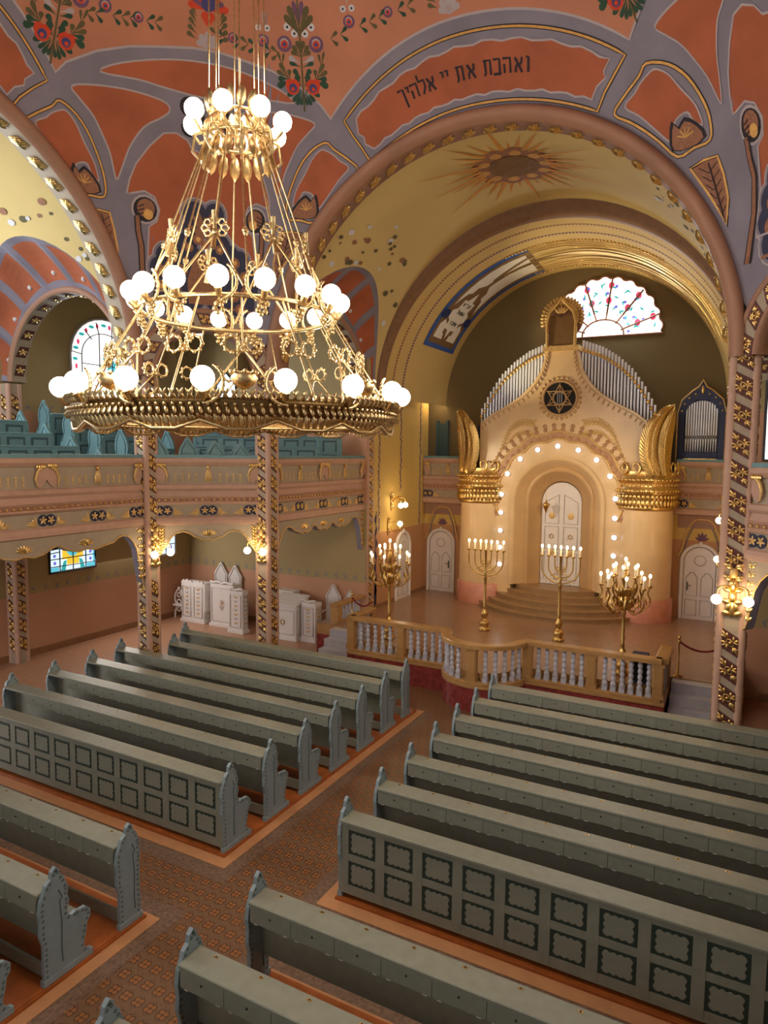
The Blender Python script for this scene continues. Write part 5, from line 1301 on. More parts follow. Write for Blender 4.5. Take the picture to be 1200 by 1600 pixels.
# ---------------------------------------------------------------- candelabra
def candle(parent, x, y, z, h=.15, r=.022, first=[None]):
    if first[0] is None:
        b = B(); b.lathe([(r, 0), (r, h), (r * .6, h + .006)], 'candle', seg=8); c = b.build('electric_candle', parent, (x, y, z))
        b = B(); b.lathe([(.018, -.045), (.05, -.03), (.055, 0), (.03, .005)], 'brass', seg=10); b.build('drip_cup', c)
        b = B(); b.ball((0, 0, h + .045), (.032, .032, .048), 'flame', 8, 6); b.build('flame_bulb', c, label='glowing flame-shaped bulb'); first[0] = c; return c
    c = copy_tree(first[0], parent); c.location = (x, y, z); return c
def stem_prof(h): return [(.14, 0), (.15, .03), (.13, .07), (.10, .11), (.13, .17), (.12, .25), (.07, .29), (.05, .33), (.09, .40), (.10, .46), (.06, .54), (.04, .6), (.05, .64), (.035, .68), (.045, .82), (.032, .86), (.042, 1.0), (.032, 1.04), (.04, h - .2), (.03, h - .12), (.05, h - .06), (.04, h)]
def lamp_light(parent, loc, power, r=.1, col=(1, .74, .42)):
    l = D.lights.new('lamp_light', 'POINT'); l.energy = power; l.shadow_soft_size = r; l.color = col
    o = D.objects.new('lamp_light', l); COL.objects.link(o); o.parent = parent; o.location = loc
def menorah(label, x, y):
    t = thing('menorah', label, 'candelabrum', (x, y, ZF), 0, 'seven-branched candelabra'); H = 1.46
    b = B(); b.lathe(stem_prof(H), 'brass', seg=14)
    for k in range(8): a = 2 * pi * k / 8; b.ball((.13 * cos(a), .13 * sin(a), .05), .035, 'brass', 6, 4)
    b.build('stem', t)
    b = B(); b.lathe([(.03, H), (.04, H + .1), (.028, H + .14), (.028, 2.15), (.04, 2.17)], 'brass', seg=8); b.build('centre_branch', t)
    for R in (.15, .31, .48):
        for sg in (-1, 1):
            b = B(); z0 = {.15: 1.82, .31: 1.62, .48: 1.48}[R]; pts = [(0, 0, z0)] + [(sg * R * sin(radians(a)), 0, z0 + R * .85 * (1 - cos(radians(a)))) for a in range(15, 91, 15)] + [(sg * (R + .01 * (-1) ** k), 0, z0 + R * .85 + (2.15 - z0 - R * .85) * k / 6) for k in range(1, 7)]
            b.tube(pts, .018, 'brass', 7)
            for k in range(3): b.lobe((sg * R * (.3 + .2 * k), -.02, z0 - .02 + .05 * k), (sg * R * (.35 + .2 * k), -.02, z0 - .08 + .05 * k), .012, .012, (0, -1, 0), 'brass')
            b.build('branch', t); candle(t, sg * R, 0, 2.19, .17)
    candle(t, 0, 0, 2.19, .17)
    b = B()
    for sg in (-1, 1): b.tube([(sg * .09 + .08 * cos(2 * pi * k / 12), -.01, 1.66 + .08 * sin(2 * pi * k / 12)) for k in range(12)], .014, 'brass', 5, True); b.tube([(sg * .08 + .06 * cos(2 * pi * k / 12), -.01, 1.84 + .06 * sin(2 * pi * k / 12)) for k in range(12)], .012, 'brass', 5, True)
    b.build('scroll_ornament', t); lamp_light(t, (0, -.25, 2.6), 9); return t
menorah('seven-branched brass candelabrum on the platform, left of the curved steps', -.92, 10.2); menorah('seven-branched brass candelabrum on the platform, before the white ark doors', 1.08, 10.15)
def candelabrum(label, x, y, nout):
    t = thing('candelabrum', label, 'candelabrum', (x, y, ZF), 0, 'many-armed candelabra'); H = 1.40
    b = B(); b.lathe(stem_prof(H), 'brass', seg=14); b.build('stem', t)
    b = B(); b.lathe([(.05, H), (.12, H + .06), (.16, H + .16), (.12, H + .3), (.06, H + .38), (.05, H + .6), (.07, H + .66), (.03, 2.25)], 'brass', seg=14)
    for k in range(12):
        a = 2 * pi * k / 12; b.lobe((.14 * cos(a), .14 * sin(a), H + .05), (.24 * cos(a + .3), .24 * sin(a + .3), H + .3), .05, .05, (cos(a), sin(a), .2), 'gold'); b.lobe((.10 * cos(a), .10 * sin(a), H + .3), (.2 * cos(a - .3), .2 * sin(a - .3), H + .5), .05, .05, (cos(a), sin(a), .2), 'gold')
    b.build('leafy_hub', t)
    for n, R, zc, ph in ((nout, .50, 1.96, .2), (6, .26, 2.16, .5)):
        for k in range(n):
            a = 2 * pi * k / n + ph; ca, sa = cos(a), sin(a)
            b = B(); z0 = H + .02 if R > .3 else H + .3
            pts = crom([(.06, z0 + .06), (R * .5, z0 - .06), (R * .95, z0 + .1), (R * 1.03, z0 + .25), (R * .93, zc - .16), (R, zc - .03)], False, 4)
            b.tube([(r * ca, r * sa, z) for r, z in pts], .017, 'brass', 6)
            b.tube([(r * ca, r * sa, z) for r, z in [(R * .55, z0 + .0), (R * .62, z0 + .12), (R * .5, z0 + .2), (R * .4, z0 + .12)]], .012, 'gold', 5); b.lobe((R * .9 * ca, R * .9 * sa, z0 + .08), (R * .8 * ca, R * .8 * sa, z0 + .3), .03, .03, (ca, sa, 0), 'gold')
            b.build('branch', t); candle(t, R * ca, R * sa, zc)
    candle(t, 0, 0, 2.30); lamp_light(t, (0, 0, 2.85), 16); return t
candelabrum('many-armed brass candelabrum at the left end of the platform balustrade', -2.76, 8.2, 8); candelabrum('many-armed brass candelabrum near the right end of the platform balustrade', 2.93, 8.2, 8)

# ---------------------------------------------------------------- wall and column lamps
GLOBE = [None]
def globe(parent, loc, r=.085, name='lamp_globe'):
    key = round(r, 3)
    if not isinstance(GLOBE[0], dict): GLOBE[0] = {}
    if key not in GLOBE[0]:
        b = B(); b.ball((0, 0, 0), r, 'globe', 14, 10); GLOBE[0][key] = b.build(name, parent, loc); return GLOBE[0][key]
    c = GLOBE[0][key].copy(); COL.objects.link(c); c.parent = parent; c.location = loc; c.name = name; return c
def column_lamp(label, loc, rz):
    # ornament on a column face looking along local -y, two arms with globes
    t = thing('column_lamp', label, 'wall lamp', loc, rz, 'two-globe lamps on the columns')
    b = B(); b.ball((0, -.03, .32), (.07, .05, .09), 'dull_gold', 8, 6); b.ball((0, -.04, .12), (.08, .06, .10), 'gold', 8, 6); b.ball((0, -.03, -.08), (.06, .04, .10), 'gold', 8, 6)
    for s in (-1, 1):
        for k in range(5): b.lobe((s * .02, -.03, .4 - .2 * k), (s * .15, -.05, .48 - .2 * k), .045, .05, (0, -1, 0), 'gold')
    for k in (-1, 0, 1): b.lobe((k * .03, -.03, -.15), (k * .08, -.03, -.45 + abs(k) * .1), .04, .04, (0, -1, 0), 'gold')
    b.build('back_plate', t)
    for s in (-1, 1):
        b = B(); b.tube(crom([(0, -.05, .05), (s * .10, -.16, .12), (s * .2, -.24, .10), (s * .235, -.25, .0)], False, 4), .014, 'brass', 6); b.lathe([(.03, -.02), (.05, -.06)], 'brass', (s * .235, -.25, 0), 8); b.build('lamp_arm', t)
        globe(t, (s * .235, -.25, -.10), .085)
    lamp_light(t, (0, -.30, -.05), 14); return t
column_lamp('gilded two-globe lamp on the column left of the white furniture', (CL[0] + .2, CL[1], 3.27), pi / 2)
column_lamp('gilded two-globe lamp on the column before the white furniture', (CM[0], CM[1] - .2, 3.27), 0)
column_lamp('gilded two-globe lamp on the right column, near the red rope', (CR[0], CR[1] - .22, 3.22), 0)
def wall_lamp(label, loc, sx, up, n=1):
    t = thing('wall_lamp', label, 'wall lamp', loc, 0)
    b = B(); b.ball((sx * .02, 0, 0), (.03, .05, .30), 'dull_gold', 8, 7)
    for k in range(5): b.lobe((sx * .03, 0, -.2 + .1 * k), (sx * .08, .06 * (-1) ** k, -.14 + .1 * k), .04, .04, (sx, 0, 0), 'gold')
    b.build('back_plate', t)
    for k in range(n):
        y = (-.16, .16)[k] if n == 2 else 0; zz = .12 if up else -.12
        b = B(); b.tube(crom([(sx * .03, 0, 0), (sx * .2, y * .5, .12 if not up else -.14), (sx * .38, y, .10 if not up else -.12), (sx * .42, y, 0)], False, 4), .014, 'brass', 6); b.lobe((sx * .1, 0, .1), (sx * .3, y, .16), .05, .03, (0, 0, 1), 'gold'); b.build('lamp_arm', t)
        globe(t, (sx * .42, y, zz * .8), .085)
    lamp_light(t, (sx * .5, 0, 0), 14); return t
wall_lamp('gilded lamp with hanging globes on the yellow pier, upper of the two', (-4.69, 11.95, 3.95), 1, False, 2)
wall_lamp('gilded lamp with one upright globe on the yellow pier, lower of the two', (-4.69, 11.75, 3.2), 1, True)
wall_lamp('hanging globe lamp beside the right column, above the other globe', (4.99, 11.6, 4.0), -1, False)
wall_lamp('upright globe lamp beside the right column, below the other globe', (4.99, 11.6, 2.85), -1, True)
t = thing('wall_lamp', 'small glowing globe lamp on the dark apse wall above the loft door', 'wall lamp', (-4.3, 15.0, 7.3)); b = B(); b.ball((0, -.03, 0), (.05, .03, .12), 'gold', 8, 6); b.tube([(0, -.04, 0), (0, -.18, .02), (0, -.22, .0)], .015, 'brass', 6); b.build('back_plate', t); globe(t, (0, -.24, -.06), .085); lamp_light(t, (0, -.5, -.1), 14)
t = thing('pendant_lamp', 'small white dome lamp hanging in the upper gallery', 'ceiling lamp', (-7.1, 6.05, 8.4)); b = B(); b.lathe([(.02, -.10), (.10, -.09), (.15, 0), (.02, .01)], 'globe', seg=14); b.build('lamp_shade', t); b = B(); b.tube([(0, 0, 0), (0, 0, 1.95)], .008, 'lead', 5); b.build('cord', t)
# warm lamps that light the ark and the vault above it
def spot(name, loc, tgt, power, size, col):
    l = D.lights.new(name, 'SPOT'); l.energy = power; l.spot_size = radians(size); l.spot_blend = .8; l.shadow_soft_size = .15; l.color = col
    o = D.objects.new(name, l); COL.objects.link(o); o.location = loc; o.rotation_euler = (Vector(tgt) - Vector(loc)).to_track_quat('-Z', 'Y').to_euler()
spot('ark_spot', (-3.6, 9.0, 5.6), (.6, 13.4, 3.2), 420, 75, (1, .80, .52)); spot('ark_spot', (3.9, 9.2, 6.0), (-.3, 13.4, 3.4), 420, 75, (1, .80, .52))
spot('vault_spot', (-3.4, 12.4, 6.4), (1.9, 13.6, 11.0), 800, 62, (1, .84, .5))

# ---------------------------------------------------------------- chandelier
ch = thing('chandelier', 'huge gilt chandelier of three tiers with white globe lamps hanging over the pews', 'chandelier', (XC, YC, 0))
AO = -pi / 2 - radians(39.0)      # direction from the axis to the camera
def pol(r, a, z): return (r * cos(AO + a), r * sin(AO + a), z)
RB = 1.66
b = B()
b.lathe([(RB + .02, 5.785), (RB + .06, 5.825), (RB + .04, 5.905), (RB + .07, 5.945), (RB - .02, 5.945), (RB - .05, 5.805)], 'shaded_brass', seg=96, caps=False)
b.lathe([(RB - .05, 5.805), (RB + .02, 5.785)], 'pale_gold', seg=96, caps=False)
b.build('ring_band', ch)
b = B()
for k in range(144):
    a = 2 * pi * k / 144; d = radians(.95)
    nrm = (cos(AO + a), sin(AO + a), 0)
    b.lobe(pol(RB + .06, a - d, 5.925), pol(RB + .10, a + d, 6.025), .016, .03, nrm, 'pale_gold'); b.lobe(pol(RB + .06, a + d, 5.925), pol(RB + .10, a - d, 6.015), .015, .03, nrm, 'pale_gold')
    b.lobe(pol(RB + .05, a, 5.885), pol(RB + .09, a + d, 5.795), .019, .035, nrm, 'pale_gold'); b.ball(pol(RB + .08, a, 5.885), .018, 'pale_gold', 5, 4)
    drop = .05 + .09 * abs(sin(pi * k / 9))
    b.lobe(pol(RB + .04, a - d, 5.815), pol(RB - .01, a, 5.805 - drop), .022, .03, nrm, 'pale_gold'); b.lobe(pol(RB + .02, a, 5.805), pol(RB - .04, a + d * 1.5, 5.785 - drop * .8), .021, .03, nrm, 'pale_gold')
    b.lobe(pol(RB + .03, a, 5.805), pol(RB - .2, a + d * .5, 5.745), .022, .03, (0, 0, -1), 'pale_gold')
b.build('filigree_band', ch)
b = B(); b.tube([pol(RB + .03, 2 * pi * k / 48 + 0, 5.805 - (.05 + .09 * abs(sin(pi * k / 3 * .999))) ) for k in range(48)], .018, 'pale_gold', 5, True); b.tube([pol(RB - .14, 2 * pi * k / 48, 5.785) for k in range(48)], .02, 'pale_gold', 5, True); b.build('scalloped_edge', ch)
RM = 1.02
b = B(); b.tube([pol(RM, 2 * pi * k / 72, 6.96) for k in range(72)], .024, 'pale_gold', 8, True); b.build('middle_ring', ch)
def curl(r, z, a, s, R=.13, m='pale_gold', n=12, flip=1):
    # a serrated curl standing beside a globe
    pts = []
    for k in range(n):
        t = radians(-95 + 155 * k / (n - 1)); rr = R * (1 - .15 * k / n); pts.append(pol(r, a + flip * rr * cos(t) / r, z + rr * sin(t) * 1.05))
    return pts
off_a = radians(1.6)
arm_b = None
for tier, (n, rg, zg, R0, z0) in enumerate(((16, 1.79, 6.10, RB, 5.95), (16, 1.11, 7.11, RM, 6.96))):
    for k in range(n):
        a = off_a + 2 * pi * k / n; globe(ch, pol(rg, a, zg), .104)
        b = B(); b.tube([pol(R0, a, z0), pol(rg - .04, a, zg - .16), pol(rg, a, zg - .10)], [.025, .03, .04], 'pale_gold', 6)
        for q in ((1 if k % 2 else -1),):
            p = curl(rg - .05, zg - .02, a, 1, .18, flip=q); b.tube(p, [.014, .016, .018, .018, .016, .016, .014, .014, .012, .012, .012, .014], 'pale_gold', 5)
            for i in range(1, 11): b.ball(p[i], .019, 'pale_gold', 5, 4)
        if tier:
            for q in range(6): b.ball(pol(R0 + .01, a + .045 * cos(q), z0 - .06 - .07 * sin(q) - .02 * q), .028, 'pale_gold', 5, 4)
        b.build('lamp_arm', ch)
off_t = radians(-6)
for k in range(8):
    a = off_t - radians(22) + 2 * pi * k / 8
    globe(ch, pol(.49, a, 8.97), .102)
b = B()
b.tube([pol(.32, 2 * pi * k / 32, 8.80) for k in range(32)], .02, 'pale_gold', 6, True); b.tube([pol(.26, 2 * pi * k / 32, 9.02) for k in range(32)], .015, 'pale_gold', 6, True)
for k in range(16):
    a = off_t + 2 * pi * k / 16
    b.tube([pol(.26 + .10 * sin(t), a + .12 * cos(t * 1.3), 8.72 + .085 * t) for t in [.5 * j for j in range(9)]], .02, 'pale_gold', 5)
    b.lobe(pol(.3, a, 8.75), pol(.38, a, 8.5), .06, .05, (cos(AO + a), sin(AO + a), 0), 'pale_gold'); b.lobe(pol(.26, a, 9.02), pol(.34, a + .1, 9.22), .05, .04, (cos(AO + a), sin(AO + a), 0), 'pale_gold')
    if k % 2: b.tube([pol(.3, a, 8.8), pol(.42, a, 8.78), pol(.49, a, 8.87)], .018, 'pale_gold', 5)
    else: b.tube([pol(.3, a, 8.85), pol(.44, a, 8.80), pol(.47, a, 8.62), pol(.40, a, 8.55)], .016, 'pale_gold', 5)
b.build('top_crown', ch)
def rod(p, q, r=.009, name='rod', m='pale_gold'): B().tube([p, q], r, m, 6).build(name, ch)
for k in range(8):
    a = off_t + 2 * pi * k / 8
    rod(pol(.30, a, 8.85), pol(.22, a, 15.1), .008, 'suspension_cable')
    an = a + radians(22.5)
    rod(pol(.34, a, 8.75), pol(RM, a, 6.96)); rod(pol(.34, an, 8.75), pol(.74, an, 7.62))
    for s in (-1, 1): rod(pol(.74, an, 7.62), pol(RM, an + s * radians(20), 7.05), .012)
    b = B()
    for q in range(8):
        t = 2 * pi * q / 8; b.tube([pol(.74 + .01, an + (.10 * cos(t) + .035 * cos(u)) / .74, 7.66 + .07 * sin(t) + .035 * sin(u)) for u in [2 * pi * j / 6 for j in range(6)]], .012, 'pale_gold', 4, True)
    b.ball(pol(.74, an, 7.62), .035, 'pale_gold', 6, 5); b.tube([pol(.75, an, 7.82), pol(.74, an, 7.62), pol(.8, an, 7.45)], [.03, .02, .03], 'pale_gold', 5); b.build('rosette', ch)
    b = B(); p, q_ = Vector(pol(.34, a, 8.75)), Vector(pol(RM, a, 6.96)); b.ball(p.lerp(q_, .62), .035, 'pale_gold', 6, 5); b.ball(p.lerp(q_, .635), .028, 'pale_gold', 6, 4); b.build('knop', ch)
for k in range(16):
    a = off_a + 2 * pi * (k + .5) / 16
    if k % 2 == 0: rod(pol(RM, a, 6.96), pol(RB, a, 5.95), .010)
    else:
        rod(pol(RM, a, 6.96), pol(RM + .33, a, 6.42), .009)
        for q in (-1, 1): rod(pol(RM + .33, a, 6.42), pol(RB, a + q * radians(11.25), 5.95), .009)
    b = B()
    for s in (-1, 1):
        for u in range(8):
            t = 2 * pi * u / 8; c = pol(RM + .35, a + s * .095 / 1.32 + .075 * cos(t) / 1.32, 6.45 + .075 * sin(t)); b.ball(c, .02, 'pale_gold', 5, 4)
        b.tube([pol(RM + .34, a + s * .095 / 1.32 + .07 * cos(2 * pi * u / 10) / 1.32, 6.45 + .07 * sin(2 * pi * u / 10)) for u in range(10)], .014, 'pale_gold', 4, True)
    b.ball(pol(RM + .34, a, 6.40), .03, 'pale_gold', 6, 5); b.build('wreath', ch)
    b = B(); b.lathe([(.02, .02), (.09, .06), (.12, .12), (.10, .16)], 'pale_gold', pol(RB - .02, a, 6.0), 10, True, False)
    for u in range(8): b.ball((pol(RB - .02, a, 6.0)[0] + .11 * cos(2 * pi * u / 8), pol(RB - .02, a, 6.0)[1] + .11 * sin(2 * pi * u / 8), 6.17), .022, 'pale_gold', 5, 4)
    if k % 2: b.build('finial_cup', ch)
for k in range(4): lamp_light(ch, pol(1.95, pi / 4 + pi / 2 * k, 6.45), 105, .25, (1, .86, .67))
for k in range(2): lamp_light(ch, pol(1.3, pi * k + .4, 7.5), 100, .25, (1, .86, .67))
lamp_light(ch, (0, 0, 9.5), 105, .25, (1, .86, .67))

# ---------------------------------------------------------------- gallery pews
def make_gpew(label, loc, rz, L, group, eh=1.0):
    t = thing('gallery_pew', label, 'pew', loc, rz, group)
    ep = [(-.24, 0), (-.25, .5), (-.22, .62), (-.25, .72), (-.2, .88), (-.1, 1.0), (0, 1.14), (.1, 1.0), (.18, .88), (.2, .72), (.17, .6), (.24, .45), (.3, .3), (.28, 0)]
    em = None
    for x in (0, L):
        if em is None:
            b = B(); b.prism(crom(ep, True, 2), lambda u, v, w: (w, u, v * eh), -.03, .03, 'teal_paint'); b.tube([(.033, y * .7, (.2 + z * .75) * eh) for y, z in ep[1:-1]], .01, 'teal_dark', 4); b.tube([(-.033, y * .7, (.2 + z * .75) * eh) for y, z in ep[1:-1]], .01, 'teal_dark', 4); em = b.build('end_panel', t, (x, 0, 0))
        else: c = em.copy(); COL.objects.link(c); c.location = (x, 0, 0)
    b = B(); b.box(.03, L - .03, -.24, -.20, 0, .86, 'teal_paint'); b.bev(.03, L - .03, -.27, -.02, .86, .90, 'teal_paint', .01)
    n = max(1, int(L / .55)); w = (L - .1) / n
    for i in range(n):
        for z0, z1 in ((.48, .80), (.08, .40)):
            b.box(.05 + w * i + .07, .05 + w * (i + 1) - .07, -.246, -.238, z0, z1, 'teal_dark'); b.box(.05 + w * i + .12, .05 + w * (i + 1) - .12, -.254, -.244, z0, z1 - .05, 'teal_paint')
    b.build('panelled_front', t)
    b = B(); b.bev(.03, L - .03, .0, .30, .40, .44, 'teal_paint', .01); b.build('seat', t)
    return t
lab = ('lowest row, nearest the gallery front', 'second row from the gallery front', 'third row from the gallery front', 'topmost row')
for k in range(4):
    z = (4.36, 4.65, 4.93, 5.22)[k]; x = -7.2 - .87 * k
    B().box(x - (.5 if k < 3 else 1.9), x + .37, -3.5, 3.45, 4.28, z, 'teal_dark').build('gallery_riser', kind='structure')
    make_gpew('blue-green panelled pew at the left edge of the gallery, ' + lab[k], (x, -1.4, z), pi / 2, 4.52, 'gallery pews of the left arm')
lab2 = ('nearest the left column', 'second from the left column', 'third from the left column', 'farthest from the left column')
for k in range(4):
    z = 4.62 + .29 * k; x = -8.0 - .93 * k
    B().box(x - (.5 if k < 3 else .75), x + .43, 4.3, 5.95, 4.28, z, 'teal_dark').build('gallery_riser', kind='structure')
    make_gpew('blue-green gallery pew showing its tall pointed end, ' + lab2[k], (x, 4.42, z), pi / 2, 1.45, 'gallery pews with tall ends', (1.24, 1.1, 1.12, 1.08)[k])
t_ = Vector((cos(pi / 4), sin(pi / 4), 0)); n_ = Vector((-cos(pi / 4), sin(pi / 4), 0)); C_ = Vector((-5.85, 4.89, 0))
lab3 = ('first of four from the left', 'second of four from the left', 'third of four from the left', 'fourth of four from the left')
r = B(); R4 = [C_ + n_ * .35 + t_ * -1.25, C_ + n_ * .35 + t_ * 1.2, C_ + n_ * 1.8 + t_ * 1.2, C_ + n_ * 1.8 + t_ * -1.25]; r.prism([(v.x, v.y) for v in R4], lambda u, v, w: (u, v, w), 4.28, 4.56, 'teal_dark'); r.build('gallery_riser', kind='structure')
for k, (s_, eh) in enumerate(((-1.02, 1.1), (-.36, 1.1), (.27, 1.02), (.86, .97))):
    p = C_ + n_ * .5 + t_ * s_; make_gpew('short blue-green gallery pew between the two left columns, ' + lab3[k], (p.x, p.y, 4.56), 3 * pi / 4, .6 if k == 0 else .85, 'short pews at the gallery corner', eh)
names = ('lowest row', 'middle row', 'topmost row')
for k in range(3):
    dk = 2.35 + .85 * k; s0 = .1 + .35 * k; s1 = min(dk + .75, 7.1 - dk); z = 4.72 + .28 * k
    s0 = -.15 + .1 * k
    p = C_ + n_ * dk + t_ * s0; L = s1 - s0
    r = B(); R4 = [C_ + n_ * (dk - .3) + t_ * (s0 - .1), C_ + n_ * (dk - .3) + t_ * (s1 + .1), C_ + n_ * (dk + .55) + t_ * (s1 + .1), C_ + n_ * (dk + .55) + t_ * (s0 - .1)]
    r.prism([(v.x, v.y) for v in R4], lambda u, v, w: (u, v, w), 4.28, z, 'teal_dark'); r.build('gallery_riser', kind='structure')
    make_gpew('long blue-green gallery pew set across the corner behind the short ones, ' + names[k], (p.x, p.y, z), pi / 4, L, 'gallery pews across the corner')

# ---------------------------------------------------------------- white furniture stored under the gallery
def carve(b, T, x0, x1, z0, z1, motif=None):
    b.tube([T(x0, z0), T(x1, z0), T(x1, z1), T(x0, z1)], .014, 'white_gray', 4, True)
    xm = (x0 + x1) / 2; zm = (z0 + z1) / 2
    nrm = Vector(T(1, 0)) - Vector(T(0, 0)); nrm = nrm.cross(Vector((0, 0, 1)))
    if motif == 'star':
        for f in (1, -1): b.tube([T(xm + .10 * cos(radians(90 * f + 120 * k)), zm + .10 * sin(radians(90 * f + 120 * k))) for k in range(3)], .014, 'dull_gold', 4, True)
    elif motif == 'spray':
        for k in range(9):
            a = radians(-70 + 320 * k / 8); b.lobe(T(xm, zm), T(xm + .12 * cos(a), zm + .2 * sin(a)), .022, .02, nrm, 'dull_gold' if k % 3 == 0 else 'white_gray')
    elif motif == 'column':
        for k in range(7):
            z = z0 + .1 + (z1 - z0 - .2) * k / 6
            for q in (-1, 1): b.lobe(T(xm, z), T(xm + q * .07, z + .07), .022, .02, nrm, 'white_gray' if k % 2 else 'dull_gold')
def cabinet(name, label, cat, x0, x1, y0, y1, h, motifs, crest='flat', side=True):
    t = thing(name, label, cat, ((x0 + x1) / 2, (y0 + y1) / 2, -.06)); w = (x1 - x0) / 2; d = (y1 - y0) / 2
    b = B(); b.bev(-w, w, -d, d, .08, h, 'white_paint', .015); b.box(-w - .03, w + .03, -d - .03, d + .03, 0, .09, 'white_paint')
    b.build('body', t)
    b = B(); n = len(motifs)
    for i, m in enumerate(motifs):
        xa = -w + 2 * w * i / n + .07; xb = -w + 2 * w * (i + 1) / n - .07; carve(b, lambda x, z: (x, -d - .006, z), xa, xb, .18, h - .12, m)
    if side: carve(b, lambda y, z: (w + .006, y, z), -d + .05, d - .05, .18, h - .12, 'column')
    b.build('carved_panel', t)
    b = B()
    if crest == 'peaks':
        for i in range(n):
            c = -w + 2 * w * (i + .5) / n; r = w / n
            b.prism([(c - r, h), (c - r * .7, h + .09), (c - r * .3, h + .05), (c, h + .12), (c + r * .3, h + .05), (c + r * .7, h + .09), (c + r, h)], lambda u, v, w_: (u, w_, v), -d, -d + .05, 'white_paint')
        b.prism([(-d, .4), (-d, h), (-d + .12, h + .04), (-d + .22, h - .1), (-d + .2, h * .6), (d * .9, h * .5), (d, .4)], lambda u, v, w_: (w + w_, u, v), 0, .05, 'white_paint')
    elif crest == 'slant':
        b.prism([(-d - .03, h), (d + .03, h + .22), (d + .03, h + .26), (-d - .03, h + .05)], lambda u, v, w_: (w_, u, v), -w - .03, w + .03, 'white_paint'); b.prism([(-d, h), (d, h), (d, h + .22)], lambda u, v, w_: (w_, u, v), -w, w, 'white_paint')
    elif crest == 'scroll':
        b.tube([(x, -d + .02, h + .02 + .05 * abs(sin(x * 9))) for x in [-w + 2 * w * k / 10 for k in range(11)]], .04, 'white_paint', 6)
    else:
        b.bev(-w - .02, w + .02, -d - .02, d + .02, h, h + .04, 'white_paint', .01)
    b.build('top', t); return t
def tall_chair(label, x, y, w=.52, h=1.8, m='white_paint', group='tall white chairs with pointed backs'):
    t = thing('high_back_chair', label, 'chair', (x, y, -.06), 0, group)
    b = B(); pts = crom([(-w / 2, .4), (-w / 2, h - .5), (-w / 2 - .02, h - .38), (-w * .3, h - .2), (0, h), (w * .3, h - .2), (w / 2 + .02, h - .38), (w / 2, h - .5), (w / 2, .4)], False, 3)
    b.prism(pts, lambda u, v, w_: (u, w_, v), .18, .24, m); b.tube([(x_ * .8, .175, .5 + (z - .4) * .88) for x_, z in pts[2:-2]], .014, 'white_gray', 4); b.build('backrest', t)
    b = B(); b.bev(-w / 2, w / 2, -.26, .24, .40, .46, m, .01); b.build('seat', t)
    for sx in (-1, 1):
        for y_ in (-.23, .2): b = B(); b.box(sx * w / 2 - .025, sx * w / 2 + .025, y_ - .025, y_ + .025, 0, .4, m); b.build('leg', t)
        b = B(); b.tube([(sx * w / 2, .2, .75), (sx * w / 2, -.1, .72), (sx * w / 2, -.22, .66), (sx * w / 2, -.22, .46)], .025, m, 6); b.build('armrest', t)
    return t
# pierced stand
t = thing('carved_stand', 'small pierced white stand in the corner, left of the other white furniture', 'stand', (-11.28, 9.5, -.06))
for sx in (-1, 1):
    b = B(); b.tube(crom([(sx * .16, -.02, .0), (sx * .17, 0, .2), (sx * .10, 0, .4), (sx * .17, 0, .6), (sx * .15, 0, .8), (sx * .05, 0, .95)], False, 4), .03, 'white_paint', 6); b.build('leg', t)
b = B()
for z, r in ((.3, .07), (.55, .08), (.78, .07)): b.tube([(r * cos(2 * pi * k / 12), 0, z + r * sin(2 * pi * k / 12)) for k in range(12)], .022, 'white_paint', 5, True)
b.bev(-.2, .2, -.1, .1, .42, .47, 'white_paint', .01); b.ball((0, 0, 1.0), .05, 'white_paint', 7, 5); b.build('tracery', t)
cabinet('carved_bench', 'white carved double bench with a two-peaked top, beside the pierced stand', 'bench', -10.98, -10.02, 9.3, 9.78, 1.28, ('column', 'column'), 'peaks')
tall_chair('tall white chair with a pointed back, left of the pair behind the cabinets', -10.2, 10.13, .52, 1.85); tall_chair('tall white chair with a pointed back, right of the pair behind the cabinets', -9.6, 10.13, .52, 1.8)
cabinet('white_cabinet', 'white carved cabinet with a scrolled top between the double bench and the column', 'cabinet', -9.75, -8.8, 9.3, 9.72, 1.36, ('spray',), 'scroll')
cabinet('reading_desk', 'narrow white carved desk panel just left of the column', 'desk', -8.70, -8.15, 8.95, 9.22, 1.30, ('column',), 'scroll')
cabinet('white_chest', 'plain white box seen behind the slant-topped desk right of the column', 'box', -7.6, -7.0, 9.95, 10.3, 1.22, (None,), 'flat', False)
cabinet('reading_desk', 'white slant-topped reading desk with a gold star, right of the column', 'desk', -7.25, -6.3, 9.1, 9.75, 1.0, ('star',), 'slant')
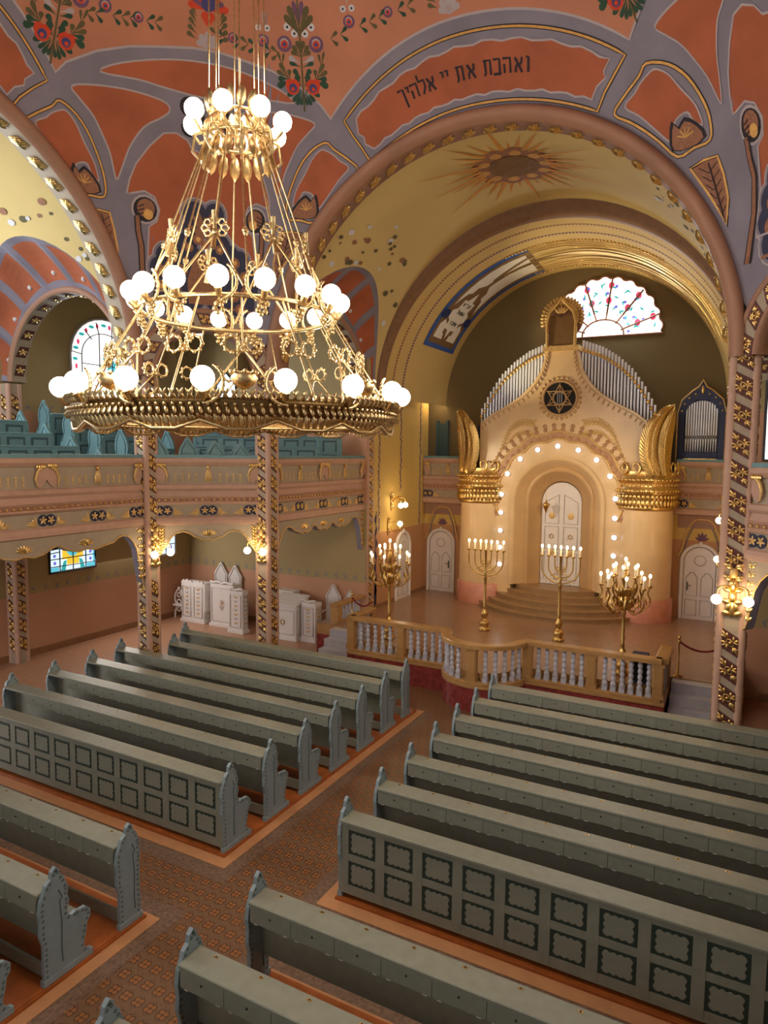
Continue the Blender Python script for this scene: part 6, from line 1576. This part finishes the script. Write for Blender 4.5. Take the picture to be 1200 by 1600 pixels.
cabinet('pulpit_side', 'narrow white carved panel right of the star desk', 'panel', -6.22, -5.72, 9.25, 9.6, 1.15, ('column',), 'scroll')
tall_chair('white chair with a pointed back, left of the two by the steps', -5.78, 10.12, .5, 1.55); tall_chair('white chair with a pointed back, right of the two by the steps', -5.2, 10.12, .46, 1.42)

# ---------------------------------------------------------------- rope barriers
def rope(label, p, q, dip, post):
    t = thing('rope_barrier', label, 'rope', (p[0], p[1], ZF)); P = Vector(p) - Vector((p[0], p[1], ZF)); Q = Vector(q) - Vector((p[0], p[1], ZF))
    b = B(); b.lathe([(.10, 0), (.10, .015), (.02, .04), (.016, .8), (.03, .82), (.03, .86), (.005, .9)], 'brass', seg=10); b.build('post', t)
    b = B(); n = 12; b.tube([tuple(P.lerp(Q, k / n) + Vector((0, 0, -dip * 4 * (k / n) * (1 - k / n)))) for k in range(n + 1)], .022, 'red_rope', 7); b.build('rope', t)
    b = B(); b.ball(tuple(P), .03, 'brass', 6, 5); b.ball(tuple(Q), .03, 'brass', 6, 5); b.build('hook', t); return t
rope('red rope on a brass post by the steps right of the platform', (4.02, 8.65, 1.52), (4.86, 8.9, 1.45), .16, True)
rope('red rope on a brass post by the short balustrade, left of the platform', (-4.28, 8.9, 1.52), (-3.62, 8.9, 1.50), .2, True)
# hanging lamp before the ark
t = thing('sanctuary_lamp', 'small brass lamp hanging in front of the white ark doors', 'lamp', (-.28, 13.75, 3.9)); b = B(); b.lathe([(.01, -.22), (.03, -.16), (.09, 0), (.10, .06), (.03, .12), (.02, .2)], 'brass', seg=10)
for k in range(6): b.ball((.10 * cos(k), .10 * sin(k), .05), .025, 'gold', 5, 4)
b.build('lamp_body', t); b = B(); b.tube([(0, 0, .2), (0, 0, 1.25)], .006, 'brass', 4); b.build('chain', t)

t = thing('floor_speaker', 'dark blue box standing behind the right end of the balustrade', 'box', (3.35, 7.85, ZF)); b = B(); b.bev(-.16, .16, -.13, .13, 0, .62, 'navy', .015); b.build('body', t); b = B(); b.box(-.13, .13, -.137, -.13, .05, .57, 'dark'); b.build('grille', t)
